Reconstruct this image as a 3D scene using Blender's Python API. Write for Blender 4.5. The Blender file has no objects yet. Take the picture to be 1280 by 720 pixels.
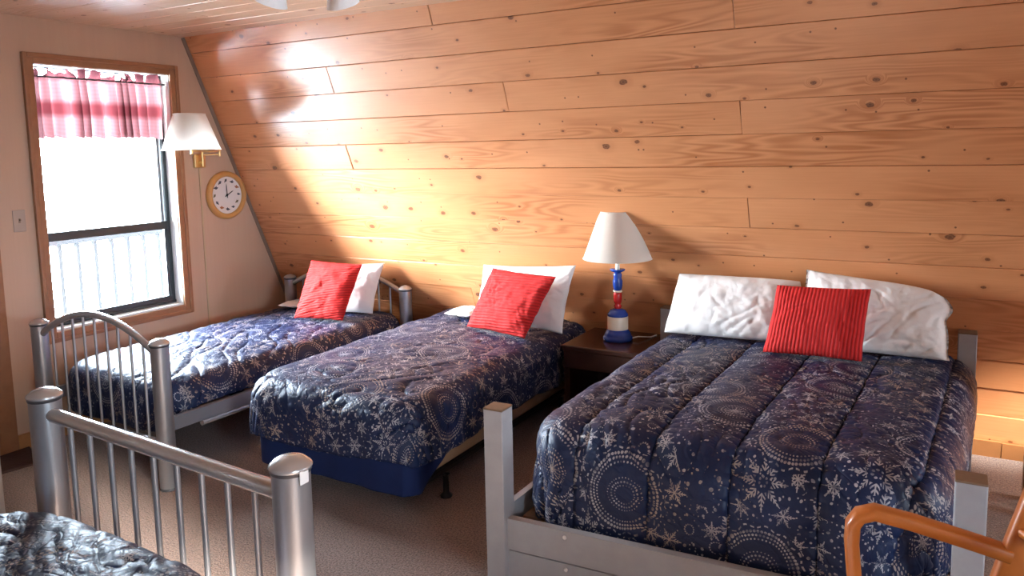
import bpy, bmesh, math, random
import numpy as np
from mathutils import Vector, Matrix

S = bpy.context.scene
COL = S.collection
PI = math.pi
rnd = random.Random(7)

# ------------------------------------------------------------------ helpers
def tag(o, label=None, cat=None, group=None, kind=None):
    if label: o['label'] = label
    if cat: o['category'] = cat
    if group: o['group'] = group
    if kind: o['kind'] = kind
    return o

def thing(name, label, cat, loc=(0, 0, 0), group=None, kind=None):
    o = bpy.data.objects.new(name, None)
    COL.objects.link(o)
    o.location = loc
    o.empty_display_size = .1
    return tag(o, label, cat, group, kind)

def wloc(o):
    v = Vector((0, 0, 0))
    while o is not None:
        v += o.location
        o = o.parent
    return v

class MB:
    """collects shapes (world coordinates); build() links them as one mesh"""
    def __init__(s):
        s.v = []; s.f = []; s.uv = []; s.sm = []
    def add(s, verts, faces, smooth=False, uvs=None):
        b = len(s.v)
        s.v += [tuple(v) for v in verts]
        for i, f in enumerate(faces):
            s.f.append([b + k for k in f]); s.sm.append(smooth)
            s.uv.append(uvs[i] if uvs else None)
        return s
    def box(s, lo, hi, bev=0.0, M=None):
        bm = bmesh.new()
        bmesh.ops.create_cube(bm, size=1)
        c = [(lo[i] + hi[i]) / 2 for i in range(3)]; d = [abs(hi[i] - lo[i]) for i in range(3)]
        for v in bm.verts:
            v.co = Vector([c[i] + v.co[i] * d[i] for i in range(3)])
        if bev:
            bmesh.ops.bevel(bm, geom=bm.edges[:], offset=min(bev, min(d) * .45), segments=2, affect='EDGES', profile=.5)
        if M is not None:
            bmesh.ops.transform(bm, matrix=M, verts=bm.verts)
        return s.bm(bm, False)
    def bm(s, bm, smooth=False):
        bm.verts.index_update()
        s.add([v.co[:] for v in bm.verts], [[v.index for v in f.verts] for f in bm.faces], smooth)
        bm.free()
        return s
    def tube(s, path, r, n=12, closed=False, caps=True, squash=None):
        """sweep a circle (or an ellipse: squash=(a,b,updir)) along a path"""
        P = [Vector(p) for p in path]; N = len(P)
        R = r if isinstance(r, (list, tuple)) else [r] * N
        T = []
        for i in range(N):
            a = P[max(i - 1, 0)] if not closed else P[i - 1]
            b = P[min(i + 1, N - 1)] if not closed else P[(i + 1) % N]
            T.append((b - a).normalized())
        up = Vector((0, 0, 1)) if abs(T[0].z) < .9 else Vector((1, 0, 0))
        if squash: up = Vector(squash[2])
        nx = T[0].cross(up).normalized()
        vs = []
        for i in range(N):
            nx = (nx - T[i] * nx.dot(T[i])).normalized()
            ny = T[i].cross(nx)
            for k in range(n):
                a = 2 * PI * k / n
                ca, sa = math.cos(a), math.sin(a)
                if squash:
                    e = .45
                    ca = math.copysign(abs(ca) ** e, ca) * squash[0]; sa = math.copysign(abs(sa) ** e, sa) * squash[1]
                vs.append(P[i] + nx * (ca * R[i]) + ny * (sa * R[i]))
        fs = []
        M = N if closed else N - 1
        for i in range(M):
            j = (i + 1) % N
            for k in range(n):
                k2 = (k + 1) % n
                fs.append([i * n + k, i * n + k2, j * n + k2, j * n + k])
        s.add(vs, fs, True)
        if caps and not closed:
            s.add(vs[:n], [list(range(n))[::-1]], False)
            s.add(vs[-n:], [list(range(n))], False)
        return s
    def lathe(s, prof, c=(0, 0, 0), n=32, M=None, smooth=True):
        vs = []; fs = []
        for (r, z) in prof:
            for k in range(n):
                a = 2 * PI * k / n
                vs.append(Vector((r * math.cos(a), r * math.sin(a), z)))
        for i in range(len(prof) - 1):
            for k in range(n):
                k2 = (k + 1) % n
                fs.append([i * n + k, i * n + k2, (i + 1) * n + k2, (i + 1) * n + k])
        if M is not None: vs = [M @ v for v in vs]
        vs = [v + Vector(c) for v in vs]
        return s.add(vs, fs, smooth)
    def build(s, name, mat, parent=None, label=None, loc=None):
        me = bpy.data.meshes.new(name)
        o = bpy.data.objects.new(name, me)
        COL.objects.link(o)
        off = Vector((0, 0, 0))
        if parent is not None:
            o.parent = parent; off = wloc(parent)
        elif loc is not None:
            o.location = loc; off = Vector(loc)
        me.from_pydata([tuple(Vector(v) - off) for v in s.v], [], s.f)
        me.polygons.foreach_set('use_smooth', s.sm)
        if any(u is not None for u in s.uv):
            L = me.uv_layers.new(name='UVMap')
            for p in me.polygons:
                u = s.uv[p.index]
                if u is not None:
                    for k, li in enumerate(p.loop_indices): L.data[li].uv = u[k]
        if mat: me.materials.append(mat)
        me.update()
        if any(s.sm) and not all(s.sm): pass
        if label: o['label'] = label
        return o

def boxo(name, lo, hi, mat, parent=None, bev=.003, loc=None, label=None):
    return MB().box(lo, hi, bev).build(name, mat, parent, loc=loc, label=label)

def struct(o):
    o['kind'] = 'structure'; return o

def perlin(x, y, seed=0):
    r = np.random.RandomState(seed)
    g = r.rand(256, 256) * 2 * np.pi
    xi = np.floor(x).astype(int); yi = np.floor(y).astype(int)
    xf = x - xi; yf = y - yi
    u = xf ** 3 * (xf * (xf * 6 - 15) + 10); v = yf ** 3 * (yf * (yf * 6 - 15) + 10)
    def gd(ix, iy, dx, dy):
        a = g[ix % 256, iy % 256]
        return np.cos(a) * dx + np.sin(a) * dy
    n00 = gd(xi, yi, xf, yf); n10 = gd(xi + 1, yi, xf - 1, yf)
    n01 = gd(xi, yi + 1, xf, yf - 1); n11 = gd(xi + 1, yi + 1, xf - 1, yf - 1)
    return (n00 * (1 - u) + n10 * u) * (1 - v) + (n01 * (1 - u) + n11 * u) * v

def grid_obj(name, P, mat, parent=None, uv=None, loc=None, mask=None, solid=0):
    """P: (n,m,3) numpy grid -> smooth mesh"""
    n, m, _ = P.shape
    off = np.array(wloc(parent)) if parent is not None else np.array(loc if loc is not None else (0, 0, 0))
    me = bpy.data.meshes.new(name); o = bpy.data.objects.new(name, me); COL.objects.link(o)
    if parent is not None: o.parent = parent
    elif loc is not None: o.location = loc
    V = (P - off).reshape(-1, 3)
    I = np.arange(n * m).reshape(n, m)
    F = np.stack([I[:-1, :-1], I[1:, :-1], I[1:, 1:], I[:-1, 1:]], -1).reshape(-1, 4)
    if mask is not None:
        F = F[mask[:-1, :-1].reshape(-1)]
    me.from_pydata(V.tolist(), [], F.tolist())
    me.polygons.foreach_set('use_smooth', [True] * len(F))
    if uv is not None:
        L = me.uv_layers.new(name='UVMap')
        U = uv.reshape(-1, 2)[F.reshape(-1)]
        L.data.foreach_set('uv', U.reshape(-1).astype(np.float32))
    me.materials.append(mat)
    if solid:
        md = o.modifiers.new('thickness', 'SOLIDIFY'); md.thickness = solid; md.offset = -1
    return o

# ------------------------------------------------------------------ node helpers
class G:
    def __init__(s, mat):
        s.nt = mat.node_tree; s.n = s.nt.nodes; s.l = s.nt.links
    def node(s, t, **kw):
        nd = s.n.new(t)
        for k, v in kw.items(): setattr(nd, k, v)
        return nd
    def link(s, a, b): s.l.new(a, b)
    def put(s, sock, v):
        if isinstance(v, X): s.l.new(v.s, sock)
        elif hasattr(v, 'is_output'): s.l.new(v, sock)
        else: sock.default_value = v
    def m(s, op, a, b=None, c=None, clamp=False):
        nd = s.n.new('ShaderNodeMath'); nd.operation = op; nd.use_clamp = clamp
        s.put(nd.inputs[0], a)
        if b is not None: s.put(nd.inputs[1], b)
        if c is not None: s.put(nd.inputs[2], c)
        return X(s, nd.outputs[0])
    def mix(s, f, a, b, blend='MIX'):
        nd = s.n.new('ShaderNodeMix'); nd.data_type = 'RGBA'; nd.blend_type = blend
        s.put(nd.inputs[0], f)
        for k, v in ((6, a), (7, b)):
            if isinstance(v, tuple): nd.inputs[k].default_value = (v[0], v[1], v[2], 1)
            else: s.put(nd.inputs[k], v)
        return nd.outputs[2]
    def comb(s, x, y, z=0):
        nd = s.n.new('ShaderNodeCombineXYZ')
        s.put(nd.inputs[0], x); s.put(nd.inputs[1], y); s.put(nd.inputs[2], z)
        return nd.outputs[0]
    def sep(s, v):
        nd = s.n.new('ShaderNodeSeparateXYZ'); s.put(nd.inputs[0], v)
        return [X(s, o) for o in nd.outputs]
    def noise(s, vec, scale, detail=2, rough=.5, dist=0, col=False):
        nd = s.n.new('ShaderNodeTexNoise'); nd.inputs['Scale'].default_value = scale
        nd.inputs['Detail'].default_value = detail; nd.inputs['Roughness'].default_value = rough
        nd.inputs['Distortion'].default_value = dist
        s.put(nd.inputs['Vector'], vec)
        return nd.outputs['Color'] if col else X(s, nd.outputs['Fac'])
    def voro(s, vec, scale, rand=1, dim='2D', feature='F1'):
        nd = s.n.new('ShaderNodeTexVoronoi'); nd.voronoi_dimensions = dim; nd.feature = feature
        nd.inputs['Scale'].default_value = scale; nd.inputs['Randomness'].default_value = rand
        s.put(nd.inputs['Vector'], vec)
        return nd
    def smooth(s, v, a, b):
        nd = s.n.new('ShaderNodeMapRange'); nd.interpolation_type = 'SMOOTHSTEP'
        s.put(nd.inputs[0], v); nd.inputs[1].default_value = a; nd.inputs[2].default_value = b
        return X(s, nd.outputs[0])
    def bump(s, h, strength=.3, dist=.01):
        nd = s.n.new('ShaderNodeBump'); nd.inputs['Strength'].default_value = strength
        nd.inputs['Distance'].default_value = dist
        s.put(nd.inputs['Height'], h)
        return nd.outputs[0]

class X:
    def __init__(s, g, sock): s.g = g; s.s = sock
    def __add__(s, o): return s.g.m('ADD', s, o)
    __radd__ = __add__
    def __sub__(s, o): return s.g.m('SUBTRACT', s, o)
    def __rsub__(s, o): return s.g.m('SUBTRACT', o, s)
    def __mul__(s, o): return s.g.m('MULTIPLY', s, o)
    __rmul__ = __mul__
    def __truediv__(s, o): return s.g.m('DIVIDE', s, o)
    def lt(s, o): return s.g.m('LESS_THAN', s, o)
    def gt(s, o): return s.g.m('GREATER_THAN', s, o)
    def abs(s): return s.g.m('ABSOLUTE', s)
    def max(s, o): return s.g.m('MAXIMUM', s, o)
    def min(s, o): return s.g.m('MINIMUM', s, o)
    def frac(s): return s.g.m('FRACT', s)
    def round(s): return s.g.m('ROUND', s)
    def sin(s): return s.g.m('SINE', s)

def mat(name, color=(.8, .8, .8), rough=.5, metal=0, spec=.5, **kw):
    m = bpy.data.materials.new(name); m.use_nodes = True
    b = m.node_tree.nodes['Principled BSDF']
    b.inputs['Base Color'].default_value = (*color, 1)
    b.inputs['Roughness'].default_value = rough
    b.inputs['Metallic'].default_value = metal
    b.inputs['Specular IOR Level'].default_value = spec
    for k, v in kw.items(): b.inputs[k].default_value = v
    g = G(m); g.b = b
    m['_'] = 1
    return m, g

def simple(name, color, rough=.5, metal=0, spec=.5, var=.06, scale=14, bump=0, bscale=90, **kw):
    """plain finish with a little procedural variation and texture"""
    m, g = mat(name, color, rough, metal, spec, **kw)
    tc = g.node('ShaderNodeTexCoord')
    n = g.noise(tc.outputs['Object'], scale, 3)
    c = g.mix(n, tuple(x * (1 - var) for x in color), tuple(min(1, x * (1 + var)) for x in color))
    g.link(c, g.b.inputs['Base Color'])
    if bump:
        n2 = g.noise(tc.outputs['Object'], bscale, 3)
        g.link(g.bump(n2, bump, .002), g.b.inputs['Normal'])
    return m

# ------------------------------------------------------------------ materials
def make_pine(name, light, dark, knotc, knots=1.0, grain=1.0, coat=.9):
    m, g = mat(name, light, .42, 0, .35)
    uvn = g.node('ShaderNodeUVMap'); uvn.uv_map = 'UVMap'
    u, v, _ = g.sep(uvn.outputs[0])
    rn = g.node('ShaderNodeUVMap'); rn.uv_map = 'Rnd'
    r1, r2, _ = g.sep(rn.outputs[0])
    # knots
    kv = g.comb(u + r1 * 13, v * 1.0 + r2 * 7)
    vo = g.voro(kv, 4.3, 1)
    dx = g.node('ShaderNodeVectorMath', operation='SUBTRACT')
    g.link(kv, dx.inputs[0]); g.link(vo.outputs['Position'], dx.inputs[1])
    ddx, ddy, _ = g.sep(dx.outputs[0])
    cr, cg, cb = g.sep(vo.outputs['Color'])
    d = g.m('SQRT', ddx * ddx * .55 + ddy * ddy * 1.2)
    size = (cr * cr) * .011 + .0048
    has = cg.gt(1 - .82 * knots)
    kd = d / size
    nz = g.noise(kv, 70, 2)
    knot = (1 - g.smooth(kd + (nz - .5) * .9, .75, 1.25)) * has
    halo = (1 - g.smooth(kd, .9, 3.6)) * has
    ring = g.m('SINE', kd * 9) * .5 + .5
    # a second, finer family of pin knots
    kv2 = g.comb(u + r2 * 23, v + r1 * 3)
    vo2 = g.voro(kv2, 6.5, 1)
    q = g.sep(vo2.outputs['Color'])[1]
    pin = (1 - g.smooth(X(g, vo2.outputs['Distance']) / 6.5 / (q * .002 + .0028), .7, 1.3)) * q.gt(.66)
    # grain: contour lines of a stretched noise, bent round the knots
    gv = g.comb(u * .55 + r1 * 31, v * 5.0 + r2 * 17 + halo * .35)
    base = g.noise(gv, 1.5, 2, .45)
    lines = g.m('SINE', base * 95) * .5 + .5
    cath = g.smooth(g.noise(g.comb(u * .8 + r2 * 11, v * 2 + r1 * 9), 1.3, 1), .42, .68)
    fine = g.noise(g.comb(u * 3.2 + r1 * 5, v * 130), 1.0, 3, .6)
    mott = g.noise(g.comb(u * 1.1 + r1 * 3, v * 3), 1.8, 3)
    gr = (lines * cath * .62 + fine * .38 + .1 + (mott - .5) * .75) * grain
    c = g.mix(g.m('MULTIPLY', gr, 1.0, clamp=True), light, dark)
    tone = tuple(x * y for x, y in zip(light, (.83, .72, .62)))
    c = g.mix(r1 * .5, c, g.mix(.55, c, tone))
    c = g.mix(halo * .35, c, dark)
    c = g.mix(knot * (ring * .25 + .72), c, knotc)
    c = g.mix(pin * .85, c, knotc)
    g.link(c, g.b.inputs['Base Color'])
    h = lines * cath * .25 + fine * .5 - knot * .6
    g.link(g.bump(h, .16, .0025), g.b.inputs['Normal'])
    g.put(g.b.inputs['Roughness'], fine * .16 + .34)
    g.b.inputs['Coat Weight'].default_value = coat
    g.b.inputs['Coat Roughness'].default_value = .26
    return m

M = {}
M['pine'] = make_pine('knotty_pine_wall', (.78, .365, .165), (.45, .155, .05), (.13, .045, .018))
M['pine_dark'] = make_pine('fill_damping_pine', (.30, .13, .055), (.18, .06, .02), (.06, .02, .01), coat=.2)  # for the unseen front slope, darkened to cut bounced fill light
M['pine_ceiling'] = make_pine('knotty_pine_ceiling', (.90, .66, .45), (.70, .43, .24), (.17, .07, .03), .8, .8)

def make_panel():
    m, g = mat('beige_wall_panel', (.6, .5, .42), .5, 0, .4)
    tc = g.node('ShaderNodeTexCoord')
    x, y, z = g.sep(tc.outputs['Object'])
    n = g.noise(g.comb(y * 60, z * 1.2, 0), 1, 4, .6)
    n2 = g.noise(g.comb(y * 7, z * .6, 0), 1, 2)
    c = g.mix(n * .5 + n2 * .5, (.49, .335, .235), (.58, .41, .295))
    g.link(c, g.b.inputs['Base Color'])
    g.link(g.bump(n, .12, .002), g.b.inputs['Normal'])
    return m
M['panel'] = make_panel()

def make_carpet():
    m, g = mat('brown_carpet', (.2, .14, .11), .95, 0, .15)
    tc = g.node('ShaderNodeTexCoord')
    v = tc.outputs['Object']
    x, y, z = g.sep(v)
    n = g.smooth(g.noise(v, 135, 2, .6), .3, .7)
    big = g.noise(v, 2.5, 3)
    t = n * .8 + g.noise(v, 50, 2, .6) * .3
    c = g.mix(t, (.05, .029, .022), (.36, .24, .19))
    c = g.mix(big * .35, c, (.17, .105, .08))
    g.link(c, g.b.inputs['Base Color'])
    g.link(g.bump(t, .6, .006), g.b.inputs['Normal'])
    g.put(g.b.inputs['Sheen Weight'], .25)
    return m
M['carpet'] = make_carpet()

def make_comforter():
    m, g = mat('navy_snowflake_print', (.02, .03, .08), .4, 0, .27)
    uvn = g.node('ShaderNodeUVMap'); uvn.uv_map = 'UVMap'
    uv = uvn.outputs[0]
    PI2 = 2 * PI
    def cell(scale, rand, off):
        u, v, _ = g.sep(uv)
        p = g.comb(u + off[0], v + off[1])
        vo = g.voro(p, scale, rand)
        d = g.node('ShaderNodeVectorMath', operation='SUBTRACT')
        g.link(p, d.inputs[0]); g.link(vo.outputs['Position'], d.inputs[1])
        x, y, _ = g.sep(d.outputs[0])
        r = g.m('SQRT', x * x + y * y)
        th = g.m('ARCTAN2', y, x)
        return r, th, g.sep(vo.outputs['Color'])
    def star(r, th, n, R, w, barb, bl):
        """n-armed snowflake with slanting side twigs"""
        a = ((th * (n / PI2) + .5).frac() - .5) * (PI2 / n)
        al = r * g.m('COSINE', a); pe = (r * a.sin()).abs()
        arm = pe.lt(w) * al.lt(R)
        k = ((al - pe * 1.1) / barb).frac()
        twig = k.lt(.42) * pe.lt(g.m('MULTIPLY', (R - al) / R, bl).max(0)) * al.gt(R * .22) * al.lt(R)
        return arm.max(twig)
    def dots(r, th, dr, k0, k1, rad):
        k = (r / dr).round()
        rd = r - k * dr
        n = k * 7
        s = ((th * n / PI2) + k * .37).frac() - .5
        arc = s * (PI2 * dr / 7)
        sz = (k * 2.1).sin() * .25 + .9
        return g.m('SQRT', rd * rd + arc * arc).lt(sz * rad) * k.gt(k0 - .5) * k.lt(k1 + .5)
    # big medallions
    r, th, col = cell(2.3, .7, (.31, .17))
    med = dots(r, th, .0118, 3, 5, .0028).max(dots(r, th, .0122, 8, 10, .0040)).max(star(r, th, 12, .036, .0013, .008, .009) * col[0].gt(.4))
    med = med.max(((r - .138) + ((th * 14).sin() * .005)).abs().lt(.0024) * ((th * 42).sin()).gt(-.1))
    inm = r.lt(.148)
    # snowflakes of three kinds between them
    r2, th2, c2 = cell(10.8, .8, (.05, .41))
    R = .042
    fl = star(r2, th2, 6, .037, .0018, .0092, .018)
    fl8 = star(r2, th2, 8, .031, .0017, .008, .012)
    rg = dots(r2, th2, .0085, 2, 2, .0040)
    k = c2[0]
    flake = fl * k.lt(.45) + fl8 * k.gt(.45) * k.lt(.86) + rg * k.gt(.86)
    r5, th5, c5 = cell(4.1, .8, (.63, .22))
    big = (star(r5, th5, 8, .078, .0014, .0125, .022) * r5.gt(.026)).max(dots(r5, th5, .0115, 1, 1, .003)) * c5[2].gt(.25)
    flake = (flake * r5.gt(.085)).max(big)
    # small dots and specks
    r3, th3, c3 = cell(31, .9, (0, 0))
    sp = r3.lt(c3[1] * .0034 + .0026) * c3[0].gt(.22) * r2.gt(.037)
    r4, th4, c4 = cell(48, .9, (.2, .1))
    sp2 = r4.lt(.0025) * c4[0].gt(.2) * r2.gt(.038)
    out = flake.max(sp).max(sp2)
    pat = inm * med + (1 - inm) * out
    fade = g.noise(uv, 9, 2)
    pat = pat * (fade * .6 + .45) * (g.smooth(g.noise(uv, 26, 2, .6), .34, .56) * .75 + .25)
    tc = g.node('ShaderNodeTexCoord')
    nav = g.mix(g.noise(uv, 5, 2), (.005, .0115, .043), (.009, .019, .066))
    silver = g.mix(g.smooth(g.noise(uv, 3.2, 1), .45, .62), (.46, .45, .46), (.42, .33, .26))
    c = g.mix(pat, nav, silver)
    g.link(c, g.b.inputs['Base Color'])
    w1 = g.noise(uv, 38, 3, .6, .6)
    w2 = g.noise(uv, 14, 2, .5, 1.2)
    u, v, _ = g.sep(uv)
    wv = g.comb(u + w2 * .10, v + w1 * .05)
    def thin(vec, sc, wd): return g.smooth((g.noise(vec, sc, 2, .5, .4) - .5).abs(), 0, wd)
    cr = thin(g.comb(u * 1.0 + v * .7, (v * 1.0 - u * .7) * 2.6), 3.6, .045) * .6 + thin(wv, 9, .06) * .4 + thin(g.comb(v * 2.2 - u, u * 1.3 + v * .4), 5.5, .05) * .5
    g.link(g.bump(cr + w1 * .35 + w2 * .3, .27, .008), g.b.inputs['Normal'])
    g.put(g.b.inputs['Roughness'], pat * .2 + .47)
    return m
M['comforter'] = make_comforter()

def make_cloth(name, col, bump=.25, sc=18, rough=.85, trans=0):
    m, g = mat(name, col, rough, 0, .25)
    tc = g.node('ShaderNodeTexCoord')
    n = g.noise(tc.outputs['Object'], sc, 3, .55, .8)
    n2 = g.noise(tc.outputs['Object'], 500, 1)
    g.link(g.bump(n * 1.0 + n2 * .06, bump, .012), g.b.inputs['Normal'])
    c = g.mix(n2, tuple(x * .97 for x in col), tuple(min(1, x * 1.03) for x in col))
    g.link(c, g.b.inputs['Base Color'])
    return m
M['white_cotton'] = make_cloth('white_cotton', (.80, .785, .77), .3)
M['blue_cover'] = make_cloth('royal_blue_cover', (.008, .018, .075), .2, 10)
M['beige_ticking'] = simple('beige_ticking', (.42, .29, .17), .8, bump=.2)
M['mattress'] = make_cloth('mattress_ticking', (.6, .58, .55), .15)

def make_cord(name, col):
    m, g = mat(name, col, .8, 0, .3)
    uvn = g.node('ShaderNodeUVMap'); uvn.uv_map = 'UVMap'
    u, v, _ = g.sep(uvn.outputs[0])
    n = g.noise(uvn.outputs[0], 6, 2)
    rib = ((u * 2 * PI * 62 + n * 1.2).sin() * .5 + .5)
    rib = g.m('POWER', rib, .6)
    n2 = g.noise(uvn.outputs[0], 60, 2)
    c = g.mix(rib * .75 + n2 * .25, tuple(x * .55 for x in col), tuple(min(1, x * 1.12) for x in col))
    g.link(c, g.b.inputs['Base Color'])
    g.link(g.bump(rib + n2 * .3, .55, .006), g.b.inputs['Normal'])
    return m
M['red_corduroy'] = make_cord('red_corduroy', (.56, .016, .014))

def make_grey():
    m, g = mat('grey_paint_on_wood', (.32, .32, .33), .45, 0, .4)
    tc = g.node('ShaderNodeTexCoord')
    x, y, z = g.sep(tc.outputs['Object'])
    n = g.noise(g.comb(x * 6, y * 6, z * 6), 3, 4, .6)
    c = g.mix(n, (.30, .30, .315), (.39, .39, .40))
    g.link(c, g.b.inputs['Base Color'])
    n2 = g.noise(tc.outputs['Object'], 120, 2)
    g.link(g.bump(n2, .12, .002), g.b.inputs['Normal'])
    return m
M['grey_paint'] = make_grey()
M['brown_cap'] = simple('brown_end_grain', (.17, .10, .055), .55, var=.25, scale=60)
M['silver'] = simple('silver_tube', (.40, .40, .41), .32, .7, .5, var=.04)
M['cap_silver'] = simple('silver_cap', (.56, .555, .55), .27, .65, .5, var=.04)
M['cap_dark'] = simple('dark_collar', (.05, .05, .055), .4, .3)
M['frame_grey'] = simple('grey_bed_rail', (.30, .30, .32), .4, .5)
M['mahogany'] = simple('mahogany', (.036, .011, .007), .24, 0, .5, var=.35, scale=6, **{'Coat Weight': .35, 'Coat Roughness': .15})
M['black_metal'] = simple('black_metal', (.02, .018, .018), .5, .5)
M['blue_gloss'] = simple('blue_gloss_paint', (.012, .05, .30), .22, 0, .5)
M['red_gloss'] = simple('red_gloss_paint', (.52, .02, .02), .25, 0, .5)
M['cream'] = simple('cream_paint', (.78, .66, .52), .35)
M['ivory'] = simple('ivory_sleeve', (.82, .78, .68), .4)
M['brass'] = simple('brass', (.78, .55, .25), .28, .9)
M['casing'] = simple('stained_casing', (.30, .135, .062), .42, var=.2, scale=20)
M['base_wood'] = simple('baseboard_wood', (.42, .19, .07), .4, var=.18, scale=9)
M['trim_grey'] = simple('taupe_trim', (.24, .17, .125), .5)
M['alu'] = simple('dark_aluminium', (.045, .055, .06), .4, .4)
M['alu_light'] = simple('grey_aluminium', (.32, .34, .36), .35, .5)
M['white_paint'] = simple('white_paint', (.82, .82, .80), .5)
M['door_paint'] = simple('pale_door_paint', (.5, .51, .52), .5)
M['plate'] = simple('switch_plate', (.40, .33, .27), .4)
M['oak'] = simple('oiled_oak', (.42, .115, .018), .33, 0, .5, var=.22, scale=11, **{'Coat Weight': .2})
M['dark_seat'] = make_cloth('dark_plum_seat', (.05, .018, .03), .2)
M['clock_wood'] = simple('honey_oak', (.56, .29, .09), .35, var=.12, scale=30)
M['paper'] = simple('clock_paper', (.80, .77, .73), .5, var=.01)
M['ink'] = simple('black_ink', (.02, .02, .02), .5)
M['bird_a'] = simple('bird_slate', (.06, .07, .09), .6)
M['bird_b'] = simple('bird_rust', (.35, .13, .05), .6)
M['bird_c'] = simple('bird_olive', (.14, .13, .07), .6)
M['mat_brown'] = make_cloth('dark_doormat', (.045, .022, .018), .4, 60)
M['snow'] = simple('snow', (.88, .9, .93), .8)
M['rail_out'] = simple('deck_rail_paint', (.026, .028, .030), .9, 0, 0)
M['rail_top'] = simple('deck_handrail', (.026, .028, .031), .9, 0, 0)
M['cord_white'] = simple('cord_white', (.75, .73, .70), .45)
M['cord_tan'] = simple('cord_cover_tan', (.50, .38, .24), .5)

def make_shade(name, col, t):
    m = bpy.data.materials.new(name); m.use_nodes = True
    g = G(m); nt = m.node_tree
    for n in list(nt.nodes): nt.nodes.remove(n)
    out = g.node('ShaderNodeOutputMaterial')
    d = g.node('ShaderNodeBsdfDiffuse'); tr = g.node('ShaderNodeBsdfTranslucent'); mx = g.node('ShaderNodeMixShader')
    tc = g.node('ShaderNodeTexCoord')
    n = g.noise(tc.outputs['Object'], 160, 2)
    c = g.mix(n, tuple(x * .96 for x in col), col)
    g.link(c, d.inputs[0]); g.link(c, tr.inputs[0])
    mx.inputs[0].default_value = t
    g.link(d.outputs[0], mx.inputs[1]); g.link(tr.outputs[0], mx.inputs[2]); g.link(mx.outputs[0], out.inputs[0])
    return m
M['shade'] = make_shade('white_lamp_shade', (.86, .82, .74), .42)

def make_valance():
    m = bpy.data.materials.new('pink_check_valance'); m.use_nodes = True
    g = G(m); nt = m.node_tree
    for n in list(nt.nodes): nt.nodes.remove(n)
    out = g.node('ShaderNodeOutputMaterial')
    d = g.node('ShaderNodeBsdfDiffuse'); tr = g.node('ShaderNodeBsdfTranslucent'); mx = g.node('ShaderNodeMixShader')
    tp = g.node('ShaderNodeBsdfTransparent'); mx2 = g.node('ShaderNodeMixShader')
    uvn = g.node('ShaderNodeUVMap'); uvn.uv_map = 'UVMap'
    u, v, _ = g.sep(uvn.outputs[0])
    s1 = ((u * 2 * PI / .022).sin()).gt(.1); s2 = ((v * 2 * PI / .022).sin()).gt(.1)
    chk = s1 * .5 + s2 * .5
    c = g.mix(chk, (.20, .088, .092), (.185, .076, .080))
    band = (1 - g.smooth((v - .16).abs(), .018, .065))
    c = g.mix(band, c, (.10, .020, .023))
    top = g.smooth(v, .30, .335)
    c = g.mix(top * .75, c, (.05, .008, .012))
    g.link(c, d.inputs[0]); g.link(c, tr.inputs[0])
    mx.inputs[0].default_value = .5
    g.link(d.outputs[0], mx.inputs[1]); g.link(tr.outputs[0], mx.inputs[2])
    g.link(mx.outputs[0], out.inputs[0])
    return m
M['valance'] = make_valance()

def make_glass(name, tint=(1, 1, 1), refl=.06, rough=0.0):
    m = bpy.data.materials.new(name); m.use_nodes = True
    g = G(m); nt = m.node_tree
    for n in list(nt.nodes): nt.nodes.remove(n)
    out = g.node('ShaderNodeOutputMaterial')
    t = g.node('ShaderNodeBsdfTransparent'); gl = g.node('ShaderNodeBsdfGlossy'); mx = g.node('ShaderNodeMixShader')
    t.inputs[0].default_value = (*tint, 1); gl.inputs['Roughness'].default_value = rough
    fr = g.node('ShaderNodeFresnel'); fr.inputs[0].default_value = 1.3
    g.link(fr.outputs[0], mx.inputs[0]); g.link(t.outputs[0], mx.inputs[1]); g.link(gl.outputs[0], mx.inputs[2])
    g.link(mx.outputs[0], out.inputs[0])
    return m
M['glass'] = make_glass('window_glass')
M['frosted'] = make_shade('frosted_glass', (.86, .87, .86), .55)

# ------------------------------------------------------------------ room
TH = .4004; H = 2.2974; ct, st, tn = math.cos(TH), math.sin(TH), math.tan(TH)
UP = Vector((0, -st, ct)); NI = Vector((0, -ct, -st))      # up the slope / into the room
RX = 7.6; RW = 6.2                                          # room length, room width on the floor
def wall_y(z): return -z * tn

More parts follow.
